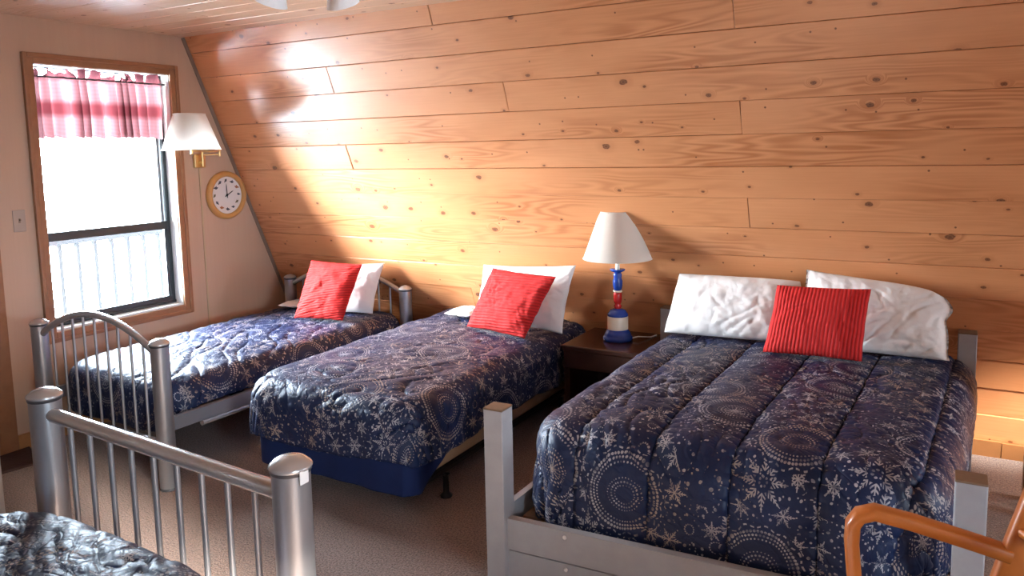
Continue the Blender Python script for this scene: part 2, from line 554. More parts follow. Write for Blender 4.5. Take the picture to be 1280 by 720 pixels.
def planks(name, rows, O, A, B, N, x0, x1, matl, breaks, seed, lip=.0075, gap=.0013, tilt=True):
    """one mesh of boards: O origin, A along boards, B across, N into the room; rows=[(b0,b1)]"""
    r = random.Random(seed)
    me = bpy.data.meshes.new(name); o = bpy.data.objects.new(name, me); COL.objects.link(o)
    V = []; F = []; UV = []; RN = []
    for i, (b0, b1) in enumerate(rows):
        xs = [x0] + sorted(breaks.get(i, [])) + [x1]
        if i not in breaks:
            a = x0 + r.uniform(.8, 3.5)
            xs = [x0] + ([a] if breaks is None else []) + [x1]
        for a, b in zip(xs[:-1], xs[1:]):
            ro = (r.random(), r.random())
            e0 = r.uniform(0, lip) ; e1 = r.uniform(0, lip * .45)      # lower edge stands a little proud
            e2 = e0 + r.uniform(-.003, .003); e3 = e1 + r.uniform(-.003, .003)
            ga = gap
            q = [(a + ga, b0 + gap, e0), (b - ga, b0 + gap, e2), (b - ga, b1 - gap, e3), (a + ga, b1 - gap, e1)]
            base = len(V)
            ch = .0020
            rings = [[(x, y, -.02) for x, y, z in q], [(x, y, z - ch) for x, y, z in q],
                     [(x + sx * ch, y + sy * ch, z) for (x, y, z), (sx, sy) in zip(q, ((1, 1), (-1, 1), (-1, -1), (1, -1)))]]
            for ring in rings:
                for (x, y, z) in ring: V.append(O + A * x + B * y + N * z)
            def uvof(k):
                rg, c = divmod(k, 4); x, y, z = rings[rg][c]; return (x, y)
            fs = [[8, 9, 10, 11]]
            for rg in (0, 1):
                for c in range(4):
                    c2 = (c + 1) % 4
                    fs.append([rg * 4 + c, rg * 4 + c2, rg * 4 + 4 + c2, rg * 4 + 4 + c])
            for f in fs:
                F.append([base + k for k in f]); UV.append([uvof(k) for k in f]); RN.append(ro)
    me.from_pydata([tuple(v) for v in V], [], F)
    L = me.uv_layers.new(name='UVMap'); L2 = me.uv_layers.new(name='Rnd')
    for p in me.polygons:
        for k, li in enumerate(p.loop_indices):
            L.data[li].uv = UV[p.index][k]; L2.data[li].uv = RN[p.index]
    me.materials.append(matl)
    me.update()
    # make the faces look into the room
    bm = bmesh.new(); bm.from_mesh(me); bmesh.ops.recalc_face_normals(bm, faces=bm.faces); bm.to_mesh(me); bm.free()
    return o

zs = [0, .084, .235, .386, .537, .688, .839, .991, 1.142, 1.293, 1.444, 1.595, 1.746, 1.897, 2.048, 2.2, H + .03]
rows = [(a / ct, b / ct) for a, b in zip(zs[:-1], zs[1:])]
brk = {4: [1.682], 8: [3.438], 10: [1.043], 11: [3.439], 12: [2.24], 13: [1.09], 14: [3.445], 2: [5.4], 6: [5.6], 9: [5.2], 15: [1.9, 5], 3: [5.9], 1: [4.9]}
struct(planks('wall_back', rows, Vector((0, 0, 0)), Vector((1, 0, 0)), UP, NI, 0, RX, M['pine'], brk, 3))
# backing shell behind the boards
MB().add([(-.2, .03, -.02), (RX + .2, .03, -.02), (RX + .2, .03 - (H + .3) * tn, H + .3), (-.2, .03 - (H + .3) * tn, H + .3),
          (-.2, .3, -.02), (RX + .2, .3, -.02), (RX + .2, .3 - (H + .3) * tn, H + .3), (-.2, .3 - (H + .3) * tn, H + .3)],
         [[0, 1, 2, 3], [7, 6, 5, 4], [0, 4, 5, 1], [3, 2, 6, 7], [0, 3, 7, 4], [1, 5, 6, 2]]).build('wall_roof', M['trim_grey'])['kind'] = 'structure'
# opposite slope
O2 = Vector((0, -RW, 0))
struct(planks('wall_front', rows, O2, Vector((1, 0, 0)), Vector((0, st, ct)), Vector((0, ct, -st)), 0, RX, M['pine_dark'], {}, 5))
yc0 = wall_y(H); yc1 = -RW - wall_y(H)
nC = 30
wC = (yc0 - yc1 + .04) / nC
crow = [(i * wC, (i + 1) * wC) for i in range(nC)]
cb = {i: [rnd.uniform(.6, 3), rnd.uniform(3.4, 6.5)] for i in range(nC)}
struct(planks('ceiling', crow, Vector((0, yc0 + .02, H)), Vector((1, 0, 0)), Vector((0, -1, 0)), Vector((0, 0, -1)), 0, RX, M['pine_ceiling'], cb, 9, lip=.002))
boxo('ceiling_deck', (-.2, yc1 - .2, H + .035), (RX + .2, yc0 + .2, H + .09), M['trim_grey'])['kind'] = 'structure'
# floor
struct(boxo('floor', (-.02, -RW - .1, -.06), (RX + .1, .06, 0), M['carpet'], bev=0))

# end walls with openings, cut to the slope of the roof
WY0, WY1, WZ0, WZ1 = -1.936, -1.106, .593, 2.053          # window opening
def end_wall(name, x0, x1, openings):
    """a gable wall between two roof slopes; openings=(y0,y1,z0,z1)"""
    mb = MB()
    ys = sorted({y for o in openings for y in o[:2]} | {wall_y(H), -RW - wall_y(H), .0, -RW})
    zsx = sorted({z for o in openings for z in o[2:]} | {0, H})
    ys_f = []
    for a, b in zip(ys[:-1], ys[1:]):
        ys_f.append((a, b))
    HT = H + .036
    def ztop(y):
        if y > wall_y(H): return max(0, -y / tn)
        if y < -RW - wall_y(H): return max(0, (RW + y) / tn)
        return HT
    def prism(a, b, za, zb, ta, tb):
        v = [(x0, a, za), (x0, b, zb), (x0, b, tb), (x0, a, ta), (x1, a, za), (x1, b, zb), (x1, b, tb), (x1, a, ta)]
        mb.add(v, [[0, 3, 2, 1], [4, 5, 6, 7], [0, 1, 5, 4], [3, 7, 6, 2], [0, 4, 7, 3], [1, 2, 6, 5]])
    for a, b in ys_f:
        ops = sorted([o for o in openings if o[0] <= a + 1e-6 and o[1] >= b - 1e-6], key=lambda o: o[2])
        z = 0
        for o in ops:
            if o[2] > z + 1e-6: prism(a, b, z, z, o[2], o[2])
            z = o[3]
        ta, tb = ztop(a), ztop(b)
        prism(a, b, min(z, ta), min(z, tb), ta, tb)
    return struct(mb.build(name, M['panel']))
DY0, DY1, DZ = -3.08, -2.28, 1.98
end_wall('wall_left', -.115, 0, [(WY0, WY1, WZ0, WZ1), (DY0, DY1, 0, DZ)])
W2 = (-1.12, -.55, .92, 1.5)
W3 = (-5.4, -4.45, .8, 1.75)
end_wall('wall_right', RX, RX + .12, [W2, W3])
# corner strip where the panelled wall meets the boards
mb = MB()
a0 = Vector((0, 0, 0)); d = .016
for k, (z0, z1) in enumerate([(0.0, H)]):
    p = lambda z, n, x: Vector((x, wall_y(z), z)) + NI * n
    v = [p(z0, .004, .0), p(z0, .004, .012), p(z0, .024, .012), p(z0, .024, .0), p(z1, .004, .0), p(z1, .004, .012), p(z1, .024, .012), p(z1, .024, .0)]
    mb.add(v, [[0, 1, 2, 3], [7, 6, 5, 4], [0, 4, 5, 1], [1, 5, 6, 2], [2, 6, 7, 3], [3, 7, 4, 0]])
struct(mb.build('trim_1', M['trim_grey']))
# skirting boards
mb = MB()
def slopebox(xa, xb, z0, z1, n0, n1):
    v = []
    for x in (xa, xb):
        for z, n in ((z0, n0), (z1, n0), (z1, n1), (z0, n1)):
            v.append((x, wall_y(z) - n, z))
    mb.add(v, [[0, 1, 2, 3], [7, 6, 5, 4], [0, 4, 5, 1], [1, 5, 6, 2], [2, 6, 7, 3], [3, 7, 4, 0]])
slopebox(.02, 4.548, 0, .092, .008, .026); slopebox(4.552, RX - .01, 0, .088, .008, .024)
struct(mb.build('baseboard_back', M['base_wood']))
mb = MB(); mb.box((0, -2.185, 0), (.014, -.04, .085), .003); mb.box((0, -RW + .05, 0), (.014, -3.17, .085), .003)
struct(mb.build('baseboard_left', M['base_wood']))

# ------------------------------------------------------------------ window with its casing
wd = thing('window_1', None, None, (0, (WY0 + WY1) / 2, WZ0), kind='structure')
mb = MB()
cw = .058
def frame_bars(mb, y0, y1, z0, z1, w, x0, x1, bev=.004):
    mb.box((x0, y0 - w, z0 - w), (x1, y0, z1 + w), bev); mb.box((x0, y1, z0 - w), (x1, y1 + w, z1 + w), bev)
    mb.box((x0, y0, z1), (x1, y1, z1 + w), bev); mb.box((x0, y0, z0 - w), (x1, y1, z0), bev)
frame_bars(mb, WY0, WY1, WZ0, WZ1, cw, .0, .016)
frame_bars(mb, WY0 - .034, WY1 + .034, WZ0 - .034, WZ1 + .034, cw - .034, .014, .024, .004)
mb.build('window_casing', M['casing'], wd)
mb = MB()      # white returns (the lining of the opening)
mb.box((-.114, WY1 - .004, WZ0), (-.001, WY1 + .001, WZ1)); mb.box((-.114, WY0 - .001, WZ0), (-.001, WY0 + .004, WZ1))
mb.box((-.114, WY0, WZ1 - .004), (-.001, WY1, WZ1 + .001)); mb.box((-.114, WY0, WZ0 - .001), (-.001, WY1, WZ0 + .012))
mb.build('window_lining', M['white_paint'], wd)
zm = 1.112
mb = MB()
fx0, fx1 = -.112, -.072
mb.box((fx0, WY1 - .026, WZ0 + .012), (fx1, WY1 - .004, WZ1), .003); mb.box((fx0, WY0 + .004, WZ0 + .012), (fx1, WY0 + .02, WZ1), .003)
mb.box((fx0, WY0, WZ1 - .004), (fx1, WY1, WZ1 + .014), .003); mb.box((fx0, WY0, WZ0 + .012), (fx1 + .006, WY1, WZ0 + .03), .003)
mb.build('window_frame', M['alu'], wd)
us = MB(); us.box((-.11, WY1 - .052, zm - .02), (-.095, WY1 - .03, WZ1 - .01), .002); us.box((-.11, WY0 + .02, zm - .02), (-.095, WY0 + .03, WZ1 - .01), .002)
us.box((-.11, WY0 + .02, zm - .012), (-.096, WY1 - .026, zm + .012), .002); us.box((-.11, WY0 + .02, WZ1 - .009), (-.095, WY1 - .026, WZ1 + .004), .002)
uo = us.build('upper_sash', M['alu_light'], wd)
MB().box((-.104, WY0 + .02, zm), (-.101, WY1 - .03, WZ1 - .02)).build('pane', M['glass'], uo)
ls = MB(); ls.box((-.092, WY1 - .05, WZ0 + .03), (-.074, WY1 - .026, zm + .02), .002); ls.box((-.092, WY0 + .02, WZ0 + .03), (-.074, WY0 + .032, zm + .02), .002)
ls.box((-.094, WY0 + .02, zm - .026), (-.07, WY1 - .026, zm + .024), .003); ls.box((-.092, WY0 + .02, WZ0 + .03), (-.07, WY1 - .026, WZ0 + .062), .003)
lo = ls.build('lower_sash', M['alu'], wd)
MB().box((-.084, WY0 + .03, WZ0 + .05), (-.081, WY1 - .04, zm)).build('pane', M['glass'], lo)

for nm, (y0, y1, z0, z1) in (('window_2', W2), ('window_3', W3)):
    w = thing(nm, None, None, (RX, (y0 + y1) / 2, z0), kind='structure')
    mb = MB(); frame_bars(mb, y0, y1, z0, z1, .06, RX - .016, RX); mb.build('window_casing', M['casing'], w)
    mb = MB(); frame_bars(mb, y0 + .04, y1 - .04, z0 + .04, z1 - .04, .04, RX + .04, RX + .08); mb.build('window_frame', M['alu'], w)
    MB().box((RX + .058, y0 + .03, z0 + .03), (RX + .062, y1 - .03, z1 - .03)).build('pane', M['glass'], w)

# ------------------------------------------------------------------ door standing open at the left edge
dr = thing('door_1', None, None, (0, -2.7, 0), kind='structure')
mb = MB(); mb.box((0, DY1, 0), (.02, DY1 + .092, DZ + .09), .005); mb.box((0, DY0 - .09, 0), (.02, DY0, DZ + .09), .005); mb.box((0, DY0, DZ), (.02, DY1, DZ + .09), .005)
mb.box((-.112, DY1 - .018, 0), (0, DY1 - .001, DZ), .002); mb.box((-.112, DY0 + .001, 0), (0, DY0 + .018, DZ), .002)
mb.build('door_casing', M['casing'], dr)
mb = MB(); mb.box((-.112, DY0 + .018, .012), (-.08, DY1 - .018, DZ), .003)
for z0, z1 in ((.15, .9), (1.05, 1.85)): mb.box((-.08, DY0 + .12, z0), (-.074, DY1 - .12, z1), .003)
mb.build('doorway_light_block', M['door_paint'], dr)  # unseen closed panel, added to stop daylight coming through the open doorway
hinge = Vector((.02, -3.06, 0)); tip = Vector((.765, -2.66, 0)); dv = (tip - hinge); Ld = dv.length
Md = Matrix.Translation(hinge) @ Matrix.Rotation(math.atan2(dv.y, dv.x), 4, 'Z')
mb = MB(); mb.box((0, -.022, .012), (Ld, .022, DZ - .01), .004, Md)
for z0, z1 in ((.2, .85), (1.0, 1.8)):
    mb.box((.12, -.026, z0), (Ld - .12, .026, z1), .006, Md)
dl = mb.build('door_leaf', M['door_paint'], dr)
mb = MB(); mb.lathe([(.0, -.07), (.026, -.068), (.03, -.05), (.012, -.035), (.012, .035), (.03, .05), (.026, .068), (0, .07)], n=18, M=Md @ Matrix.Translation((Ld - .07, 0, .95)) @ Matrix.Rotation(PI / 2, 4, 'X'))
mb.build('door_handle', M['brass'], dl)
boxo('door_threshold', (-.11, DY0 + .02, 0), (.006, DY1 - .02, .012), M['alu_light'], dr)

# ------------------------------------------------------------------ valance on its rod
vt = thing('valance_curtain', 'short pink checked valance gathered on a rod across the window top', 'curtain', (-.02, -1.52, 1.66))
na, nb = 420, 46
ss = np.linspace(0, 1, na)[:, None]; tt = np.linspace(0, 1, nb)[None, :]
hh = .365
y = WY0 + .012 + ss * (WY1 - .02 - WY0 - .012) + 0 * tt
ph = ss * 2 * np.pi * 12 + 1.6 * perlin(ss * 7 + 3.3, ss * 0 + .5, 4) * 5
amp = .019 + .016 * (1 - tt)
xw = np.sin(ph + .5 * perlin(ss * 12, tt * 2 + 5, 2)) * amp + perlin(ss * 5, tt * 1.4 + 2, 8) * .016
rodt = .905
pin = np.exp(-((tt - rodt) / .03) ** 2)
xw = xw * (1 - .72 * pin)
hd = np.clip((tt - rodt) / (1 - rodt), 0, 1)
xw = xw + hd * .012 * np.sin(ph * 1.7 + 1)
zt = 1.662 + tt * (hh - .0) + hd * (.016 * np.sin(ph * .83) + .030 * perlin(ss * 26, tt * 0 + 1.5, 11)) - (1 - tt) ** 3 * .008 * np.sin(ph) - .0 * ss
y = y + .008 * np.cos(ph) * (1 - .5 * tt) * np.sin(np.pi * ss)
P = np.stack([np.broadcast_to(-.030 + xw, (na, nb)), np.broadcast_to(y, (na, nb)), np.broadcast_to(zt, (na, nb))], -1)
UVv = np.stack([np.broadcast_to(ss * 1.45, (na, nb)), np.broadcast_to(tt * hh - .0, (na, nb))], -1).copy()
UVv[..., 1] = UVv[..., 1]
grid_obj('valance_cloth', P, M['valance'], vt, UVv)
MB().tube([(-.030, WY0 + .002, 1.662 + rodt * hh), (-.030, WY1 - .004, 1.662 + rodt * hh)], .005, 10).build('curtain_rod', M['cap_dark'], vt)

# ------------------------------------------------------------------ swing-arm wall lamp
sc = thing('wall_sconce', 'brass swing-arm wall lamp with white shade beside the window', 'wall lamp', (0, -.925, 1.5))
mb = MB(); mb.box((0, -.968, 1.468), (.022, -.882, 1.556), .006); mb.build('backplate', M['brass'], sc)
mb = MB(); mb.tube([(.02, -.925, 1.50), (.045, -.925, 1.50)], .012); mb.tube([(.045, -.925, 1.478), (.045, -.925, 1.585)], .008)
mb.tube([(.045, -.925, 1.552), (.15, -.875, 1.552)], .0055); mb.tube([(.045, -.925, 1.572), (.15, -.875, 1.572)], .0055)
mb.tube([(.15, -.875, 1.54), (.15, -.875, 1.60)], .008)
mb.tube([(.15, -.875, 1.592), (.23, -1.15, 1.592)], .0055); mb.tube([(.15, -.875, 1.577), (.23, -1.15, 1.577)], .0055)
mb.tube([(.23, -1.15, 1.56), (.23, -1.15, 1.70)], .008); mb.build('swing_arm', M['brass'], sc)
MB().lathe([(.013, 1.66), (.02, 1.70), (.028, 1.735), (.02, 1.765), (.001, 1.775)], (.23, -1.15, 0), 18).build('bulb', M['frosted'], sc)
mb = MB(); prof = [(.197, 1.583), (.199, 1.589), (.196, 1.592), (.111, 1.806), (.108, 1.81), (.106, 1.806), (.192, 1.591), (.195, 1.584), (.197, 1.583)]
mb.lathe([(.170, 1.583), (.092, 1.800)], (.23, -1.15, 0), 48)
mb.tube([(.23 + .170 * math.cos(a), -1.15 + .170 * math.sin(a), 1.584) for a in np.linspace(0, 2 * PI, 49)[:-1]], .003, 6, closed=True)
mb.tube([(.23 + .092 * math.cos(a), -1.15 + .092 * math.sin(a), 1.800) for a in np.linspace(0, 2 * PI, 49)[:-1]], .003, 6, closed=True)
mb.build('lamp_shade', M['shade'], sc)
MB().box((0, -.928, .2), (.007, -.916, 1.47), .002).build('cord_cover', M['cord_tan'], sc)

# ------------------------------------------------------------------ bird clock
CY, CZ_, CR = -.722, 1.277, .163
ck = thing('wall_clock', 'round wooden wall clock with bird pictures on white face', 'clock', (0, CY, CZ_))
Mx = Matrix.Translation((0, CY, CZ_)) @ Matrix.Rotation(PI / 2, 4, 'Y')     # local z -> world +x
MB().lathe([(.125, .004), (.126, .024), (.134, .032), (.148, .032), (.158, .024), (CR, .010), (CR, .0), (.125, 0)], n=56, M=Mx).build('clock_rim', M['clock_wood'], ck)
face = MB().lathe([(0, .012), (.129, .012), (.129, .002), (0, .002)], n=48, M=Mx, smooth=False).build('clock_face', M['paper'], ck)
def poly_plate(pts, x0, x1):
    mb = MB(); n = len(pts)
    v = [(x0, CY + p[0], CZ_ + p[1]) for p in pts] + [(x1, CY + p[0], CZ_ + p[1]) for p in pts]
    mb.add(v, [list(range(n))[::-1], list(range(n, 2 * n))] + [[i, (i + 1) % n, n + (i + 1) % n, n + i] for i in range(n)])
    return mb
def rot2(p, a): c, s = math.cos(a), math.sin(a); return (p[0] * c - p[1] * s, p[0] * s + p[1] * c)
bird = [(-.020, .004), (-.012, .007), (-.004, .012), (.003, .018), (.004, .009), (.012, .010), (.017, .007), (.013, .003), (.006, -.005), (-.003, -.007), (-.010, -.003), (-.022, -.002)]
for k in range(12):
    a = k * PI / 6
    cx, cy = .098 * math.sin(a), .098 * math.cos(a)
    rr = rnd.uniform(-.9, .9); fl = rnd.choice((-1, 1)); s_ = rnd.uniform(.75, 1.0)
    pts = [rot2((p[0] * fl * s_, p[1] * s_), rr) for p in bird]
    if fl < 0: pts = pts[::-1]
    poly_plate([(cx + p[0], cy + p[1]) for p in pts], .0122, .0132).build('bird_mark', M[('bird_a', 'bird_a', 'bird_b', 'bird_a', 'bird_c')[k % 5]], face)
def hand(L, w, ang):
    return [rot2(p, -ang) for p in ((-w, -.018), (w, -.018), (w * .8, L * .8), (0, L), (-w * .8, L * .8))]
poly_plate(hand(.062, .0035, math.radians(62)), .0155, .017).build('hour_hand', M['ink'], ck)
poly_plate(hand(.078, .0028, math.radians(-3)), .0175, .019).build('minute_hand', M['ink'], ck)
MB().lathe([(0, .021), (.006, .020), (.006, .012), (0, .012)], n=14, M=Mx).build('hand_hub', M['ink'], ck)

# ------------------------------------------------------------------ light switch
sw = thing('light_switch', 'beige toggle light switch on the wall left of the window', 'switch', (0, -2.074, 1.224))
boxo('switch_plate', (0, -2.106, 1.166), (.006, -2.042, 1.282), M['plate'], sw, .003)
mb = MB(); mb.box((.005, -2.079, 1.213), (.008, -2.069, 1.237), .001); mb.box((.006, -2.077, 1.224), (.018, -2.071, 1.234), .002); mb.build('toggle', M['trim_grey'], sw)

# ------------------------------------------------------------------ ceiling light with glass shades (only the shade rims show)
LX, LY = 2.28, -2.24
cl = thing('ceiling_light', 'ceiling light with frosted glass shades at the top of the picture', 'ceiling light', (LX, LY, 2.2))
MB().lathe([(0, H - .002), (.07, H - .002), (.072, H - .02), (.05, H - .045), (.02, H - .055), (.0, H - .056)], (LX, LY, 0), 30).build('canopy', M['brass'], cl)
for a in (2.98, 1.72, 5.2, .25):
    dx, dy = math.cos(a), math.sin(a)
    MB().tube([(LX + dx * .02, LY + dy * .02, H - .045), (LX + dx * .08, LY + dy * .08, H - .055), (LX + dx * .13, LY + dy * .13, H - .05), (LX + dx * .155, LY + dy * .155, H - .06)], .007, 8).build('lamp_arm', M['brass'], cl)
    Ms = Matrix.Translation((LX + dx * .15, LY + dy * .15, H - .05)) @ Matrix.Rotation(a, 4, 'Z') @ Matrix.Rotation(math.radians(-28), 4, 'Y')
    prof = [(.018, -.005), (.026, -.02), (.040, -.07), (.046, -.11), (.060, -.150), (.064, -.160)]
    MB().lathe(prof, n=28, M=Ms).build('glass_shade', M['frosted'], cl)

# ------------------------------------------------------------------ beds
def bil(q, a, b):
    """q=(headL, headR, footL, footR); a across 0..1, b along 0..1"""
    hl, hr, fl, fr = [np.array(p, float) for p in q]
    a = np.asarray(a)[..., None]; b = np.asarray(b)[..., None]
    return (hl * (1 - a) + hr * a) * (1 - b) + (fl * (1 - a) + fr * a) * b

def make_comforter_obj(q, ztop_head, ztop_foot, W, L, dl, dr_, df, seed, label, r=.075, R=.10, seams=0, wr=1.0, ripple=.012, flare=.12,
                       pillowbump=0.0, uvoff=(0, 0), res=.0105, bias=0.0, crease_dir=.6, rightbulge=None, hemnoise=.02, uvang=0):
    """q: top rectangle in plan at the outer faces; W, L its size; dl, dr_, df fabric drops"""
    sL, sR = -W / 2 - dl, W / 2 + dr_
    tF = L + df
    ns = int((sR - sL) / res); nt_ = int(tF / res)
    s = np.linspace(sL, sR, ns)[:, None] + np.zeros((1, nt_))
    t = np.linspace(0, tF, nt_)[None, :] + np.zeros((ns, 1))
    wob = hemnoise * perlin(s * 3 + 9.1, t * 3 + 4.2, seed + 50)
    # flat part is inset by the edge rounding
    a = W / 2 - r; Lf = L - r
    qs = np.maximum(np.abs(s) - (a - R), 0); qt = np.maximum(t - (Lf - R), 0)
    side = qs > 0
    h = np.hypot(qs, qt)
    dist = h - R
    inside = dist <= 0
    hn = np.where(h > 1e-9, h, 1)
    nsx = np.sign(s) * qs / hn; ntx = qt / hn
    base_s = np.where(inside, s, np.sign(s) * np.minimum(np.abs(s), a - R) + nsx * R)
    base_t = np.where(inside, t, np.minimum(t, Lf - R) + ntx * R)
    dd = np.maximum(dist, 0)
    phi = np.arctan2(qt, qs + 1e-9)
    ex = R + r + np.where(s > 0, dr_, dl); ey = R + r + df
    mx = np.minimum(ex / np.maximum(np.cos(phi), 1e-6), ey / np.maximum(np.sin(phi), 1e-6)) - R
    w_ = np.sin(phi) ** 2
    lim = (ex - R) * (1 - w_) + (ey - R) * w_ + .02 * np.sin(2 * phi)
    dd = dd * np.clip(lim / np.maximum(mx, 1e-6), 0, 1)
    ang = np.minimum(dd / r, np.pi / 2)
    rest = np.maximum(dd - r * np.pi / 2, 0)
    offn = r * np.sin(ang) + rest * flare
    drop = r * (1 - np.cos(ang)) + rest
    # folds in the hanging part
    arc = np.where(qs > qt, t * 1.0, s * 1.0) + np.where((qs > 0) & (qt > 0), np.arctan2(qt, qs + 1e-9) * (R + dd) * .9, 0)
    fold = np.sin(arc * 2 * np.pi / .135 + 2.5 * perlin(arc * 3.1, dd * 2 + 7, seed + 3)) * (.6 + .8 * perlin(arc * 2.2, dd * 0 + 3.3, seed + 4))
    corner = np.clip(np.minimum(qs, qt) / (R * .8), 0, 1)
    offn = offn + fold * ripple * np.clip(rest / .12, 0, 1) * (.6 + .3 * corner) + .012 * np.clip(rest / .1, 0, 1) * perlin(arc * 5, dd * 4, seed + 8)
    ls_ = base_s + np.where(inside, 0, nsx * offn); lt_ = base_t + np.where(inside, 0, ntx * offn)
    zt = ztop_head + (ztop_foot - ztop_head) * np.clip(base_t / L, 0, 1)
    z = zt - drop
    # broad softness of the top
    crown = .018 * (1 - (np.clip(np.abs(s) / (W / 2), 0, 1)) ** 2) * np.clip((L - t) / .3, 0, 1)
    z = z + crown + wob * np.clip(rest / .15, 0, 1)
    XY = bil(q, (ls_ / W + .5), lt_ / L)
    P = np.concatenate([XY, z[..., None]], -1)
    # wrinkles along the normal
    du = np.gradient(P, axis=0); dv_ = np.gradient(P, axis=1)
    N = np.cross(du, dv_); N /= np.linalg.norm(N, axis=-1, keepdims=True) + 1e-12
    if N[ns // 2, nt_ // 3, 2] < 0: N = -N
    c, s_ = math.cos(crease_dir), math.sin(crease_dir)
    ws = s + .10 * perlin(s * 3, t * 3, seed + 1); wt = t + .10 * perlin(s * 3 + 7, t * 3 + 3, seed + 2)
    us_ = ws * c + wt * s_; vs_ = -ws * s_ + wt * c
    def crease(fx, fy, sd, width):
        n = perlin(us_ * fx + 11, vs_ * fy + 5, sd)
        amp_ = np.clip(perlin(us_ * fx * .6 + 2, vs_ * fx * .6, sd + 1) * 2.2 + .35, 0, 1)
        return np.exp(-(n / width) ** 2) * amp_
    disp = -.010 * wr * crease(1.5, 6.0, seed + 11, .035) - .009 * wr * crease(3.0, 11, seed + 12, .05) - .007 * wr * crease(6, 18, seed + 13, .07)
    disp = disp - .005 * wr * crease(9, 7, seed + 17, .07)
    rid = lambda fx, fy, sd: .35 - np.abs(perlin(us_ * fx, vs_ * fy, sd))
    disp += wr * (.010 * perlin(us_ * 2.4, vs_ * 5.5, seed + 14) + .0045 * (rid(3.2, 9, seed + 15) - .15) + .0035 * (rid(8, 19, seed + 16) - .15) + .0016 * rid(20, 34, seed + 18))
    disp *= 1 - .7 * np.clip(rest / .05, 0, 1)
    if seams:
        ps = (s + bias) / (W / seams)
        fr = np.abs(ps - np.floor(ps) - .5) * 2                       # 1 at the seam
        wig = 0
        disp += .016 * (1 - fr ** 2.2) - .014 * np.exp(-((1 - fr) / .055) ** 2)
        pucker = np.sin(t * 2 * np.pi / .045 + 3 * perlin(s * 4, t * 4, seed + 21)) * np.exp(-((1 - fr) / .28) ** 2)
        disp += .0045 * pucker
    # hem band
    P = P + N * disp[..., None]
    ca, sa = math.cos(uvang), math.sin(uvang)
    U = np.stack([s * ca - t * sa + uvoff[0], s * sa + t * ca + uvoff[1]], -1)
    lift = np.array([0, 0, 0])
    cx, cy = bil(q, .5, .5)
    o = grid_obj('comforter', P, M['comforter'], None, U, loc=(float(cx), float(cy), float(ztop_foot)), solid=.02)
    tag(o, label, 'comforter', 'navy snowflake comforters on the beds')
    return o

def mattress(q, z0, z1, label, inset=.03, matl='mattress', name='mattress', r=.05, cat='mattress'):
    hl, hr, fl, fr = [np.array(p, float) for p in q]
    cxy = (hl + hr + fl + fr) / 4
    bm = bmesh.new(); bmesh.ops.create_cube(bm, size=1)
    bmesh.ops.bevel(bm, geom=[e for e in bm.edges], offset=.0001, segments=1, affect='EDGES')
    bm.free()
    W = np.linalg.norm(hr - hl); L = np.linalg.norm(fl - hl)
    bm = bmesh.new(); bmesh.ops.create_cube(bm, size=1)
    for v in bm.verts: v.co = Vector((v.co.x * (W - 2 * inset), v.co.y * (L - 2 * inset), v.co.z * (z1 - z0)))
    bmesh.ops.bevel(bm, geom=bm.edges[:], offset=r, segments=4, affect='EDGES', profile=.5)
    for v in bm.verts:
        p = bil((hl, hr, fl, fr), v.co.x / W + .5, .5 - v.co.y / L)
        v.co = Vector((p[0], p[1], (z0 + z1) / 2 + v.co.z))
    o = MB().bm(bm, True).build(name, M[matl], loc=(float(cxy[0]), float(cxy[1]), z0))
    tag(o, label, cat)
    return o

def tube_post(x, y, z1, parent, r=.041, z0=0, dome=.014):
    p = MB().lathe([(r * .96, z0), (r, z0 + .006), (r, z1 - .022)], (x, y, 0), 28).build('post', M['silver'], parent)
    cap = MB()
    cap.lathe([(r + .001, z1 - .024), (r + .003, z1 - .02), (r + .003, z1 - .014)], (x, y, 0), 28)
    cap.build('cap_collar', M['cap_dark'], p)
    cap = MB(); cap.lathe([(r + .004, z1 - .015), (r + .0055, z1 - .010), (r + .003, z1 - .006), (r * .8, z1 + dome * .35), (r * .5, z1 + dome * .8), (0.0005, z1 + dome)], (x, y, 0), 28)
    cap.build('post_cap', M['cap_silver'], p)
    if z0 == 0:
        MB().lathe([(r + .0015, 0), (r + .0015, .010), (r * .9, .012)], (x, y, 0), 24).build('foot_pad', M['cap_dark'], p)
    return p

def endboard(A, B, zend, zpk, zlow, nsp, parent, arch=True, r=.017, rs=.0065, pr=.041, low=True):
    A = Vector((*A, 0)); B = Vector((*B, 0)); d = (B - A); L = d.length; e = d / L
    n = 26
    path = []
    for i in range(n + 1):
        f = i / n
        if arch:
            z = zend + (zpk - zend) * math.sin(PI * min(max(f, 0), 1)) ** .85
        else: z = zend + (zpk - zend) * f
        path.append(A + e * (pr * .7 + f * (L - 1.4 * pr)) + Vector((0, 0, z)))
    MB().tube(path, r, 14).build('top_rail', M['cap_silver'], parent)
    if low:
        MB().tube([A + e * pr * .7 + Vector((0, 0, zlow)), B - e * pr * .7 + Vector((0, 0, zlow))], r * .8, 12).build('lower_rail', M['silver'], parent)
    for k in range(nsp):
        f = (k + 1) / (nsp + 1)
        i = f * n; i0 = int(i); fr = i - i0
        p = path[i0].lerp(path[min(i0 + 1, n)], fr)
        MB().tube([(p.x, p.y, zlow), (p.x, p.y, p.z - r * .3)], rs, 10).build('spindle', M['silver'], parent)

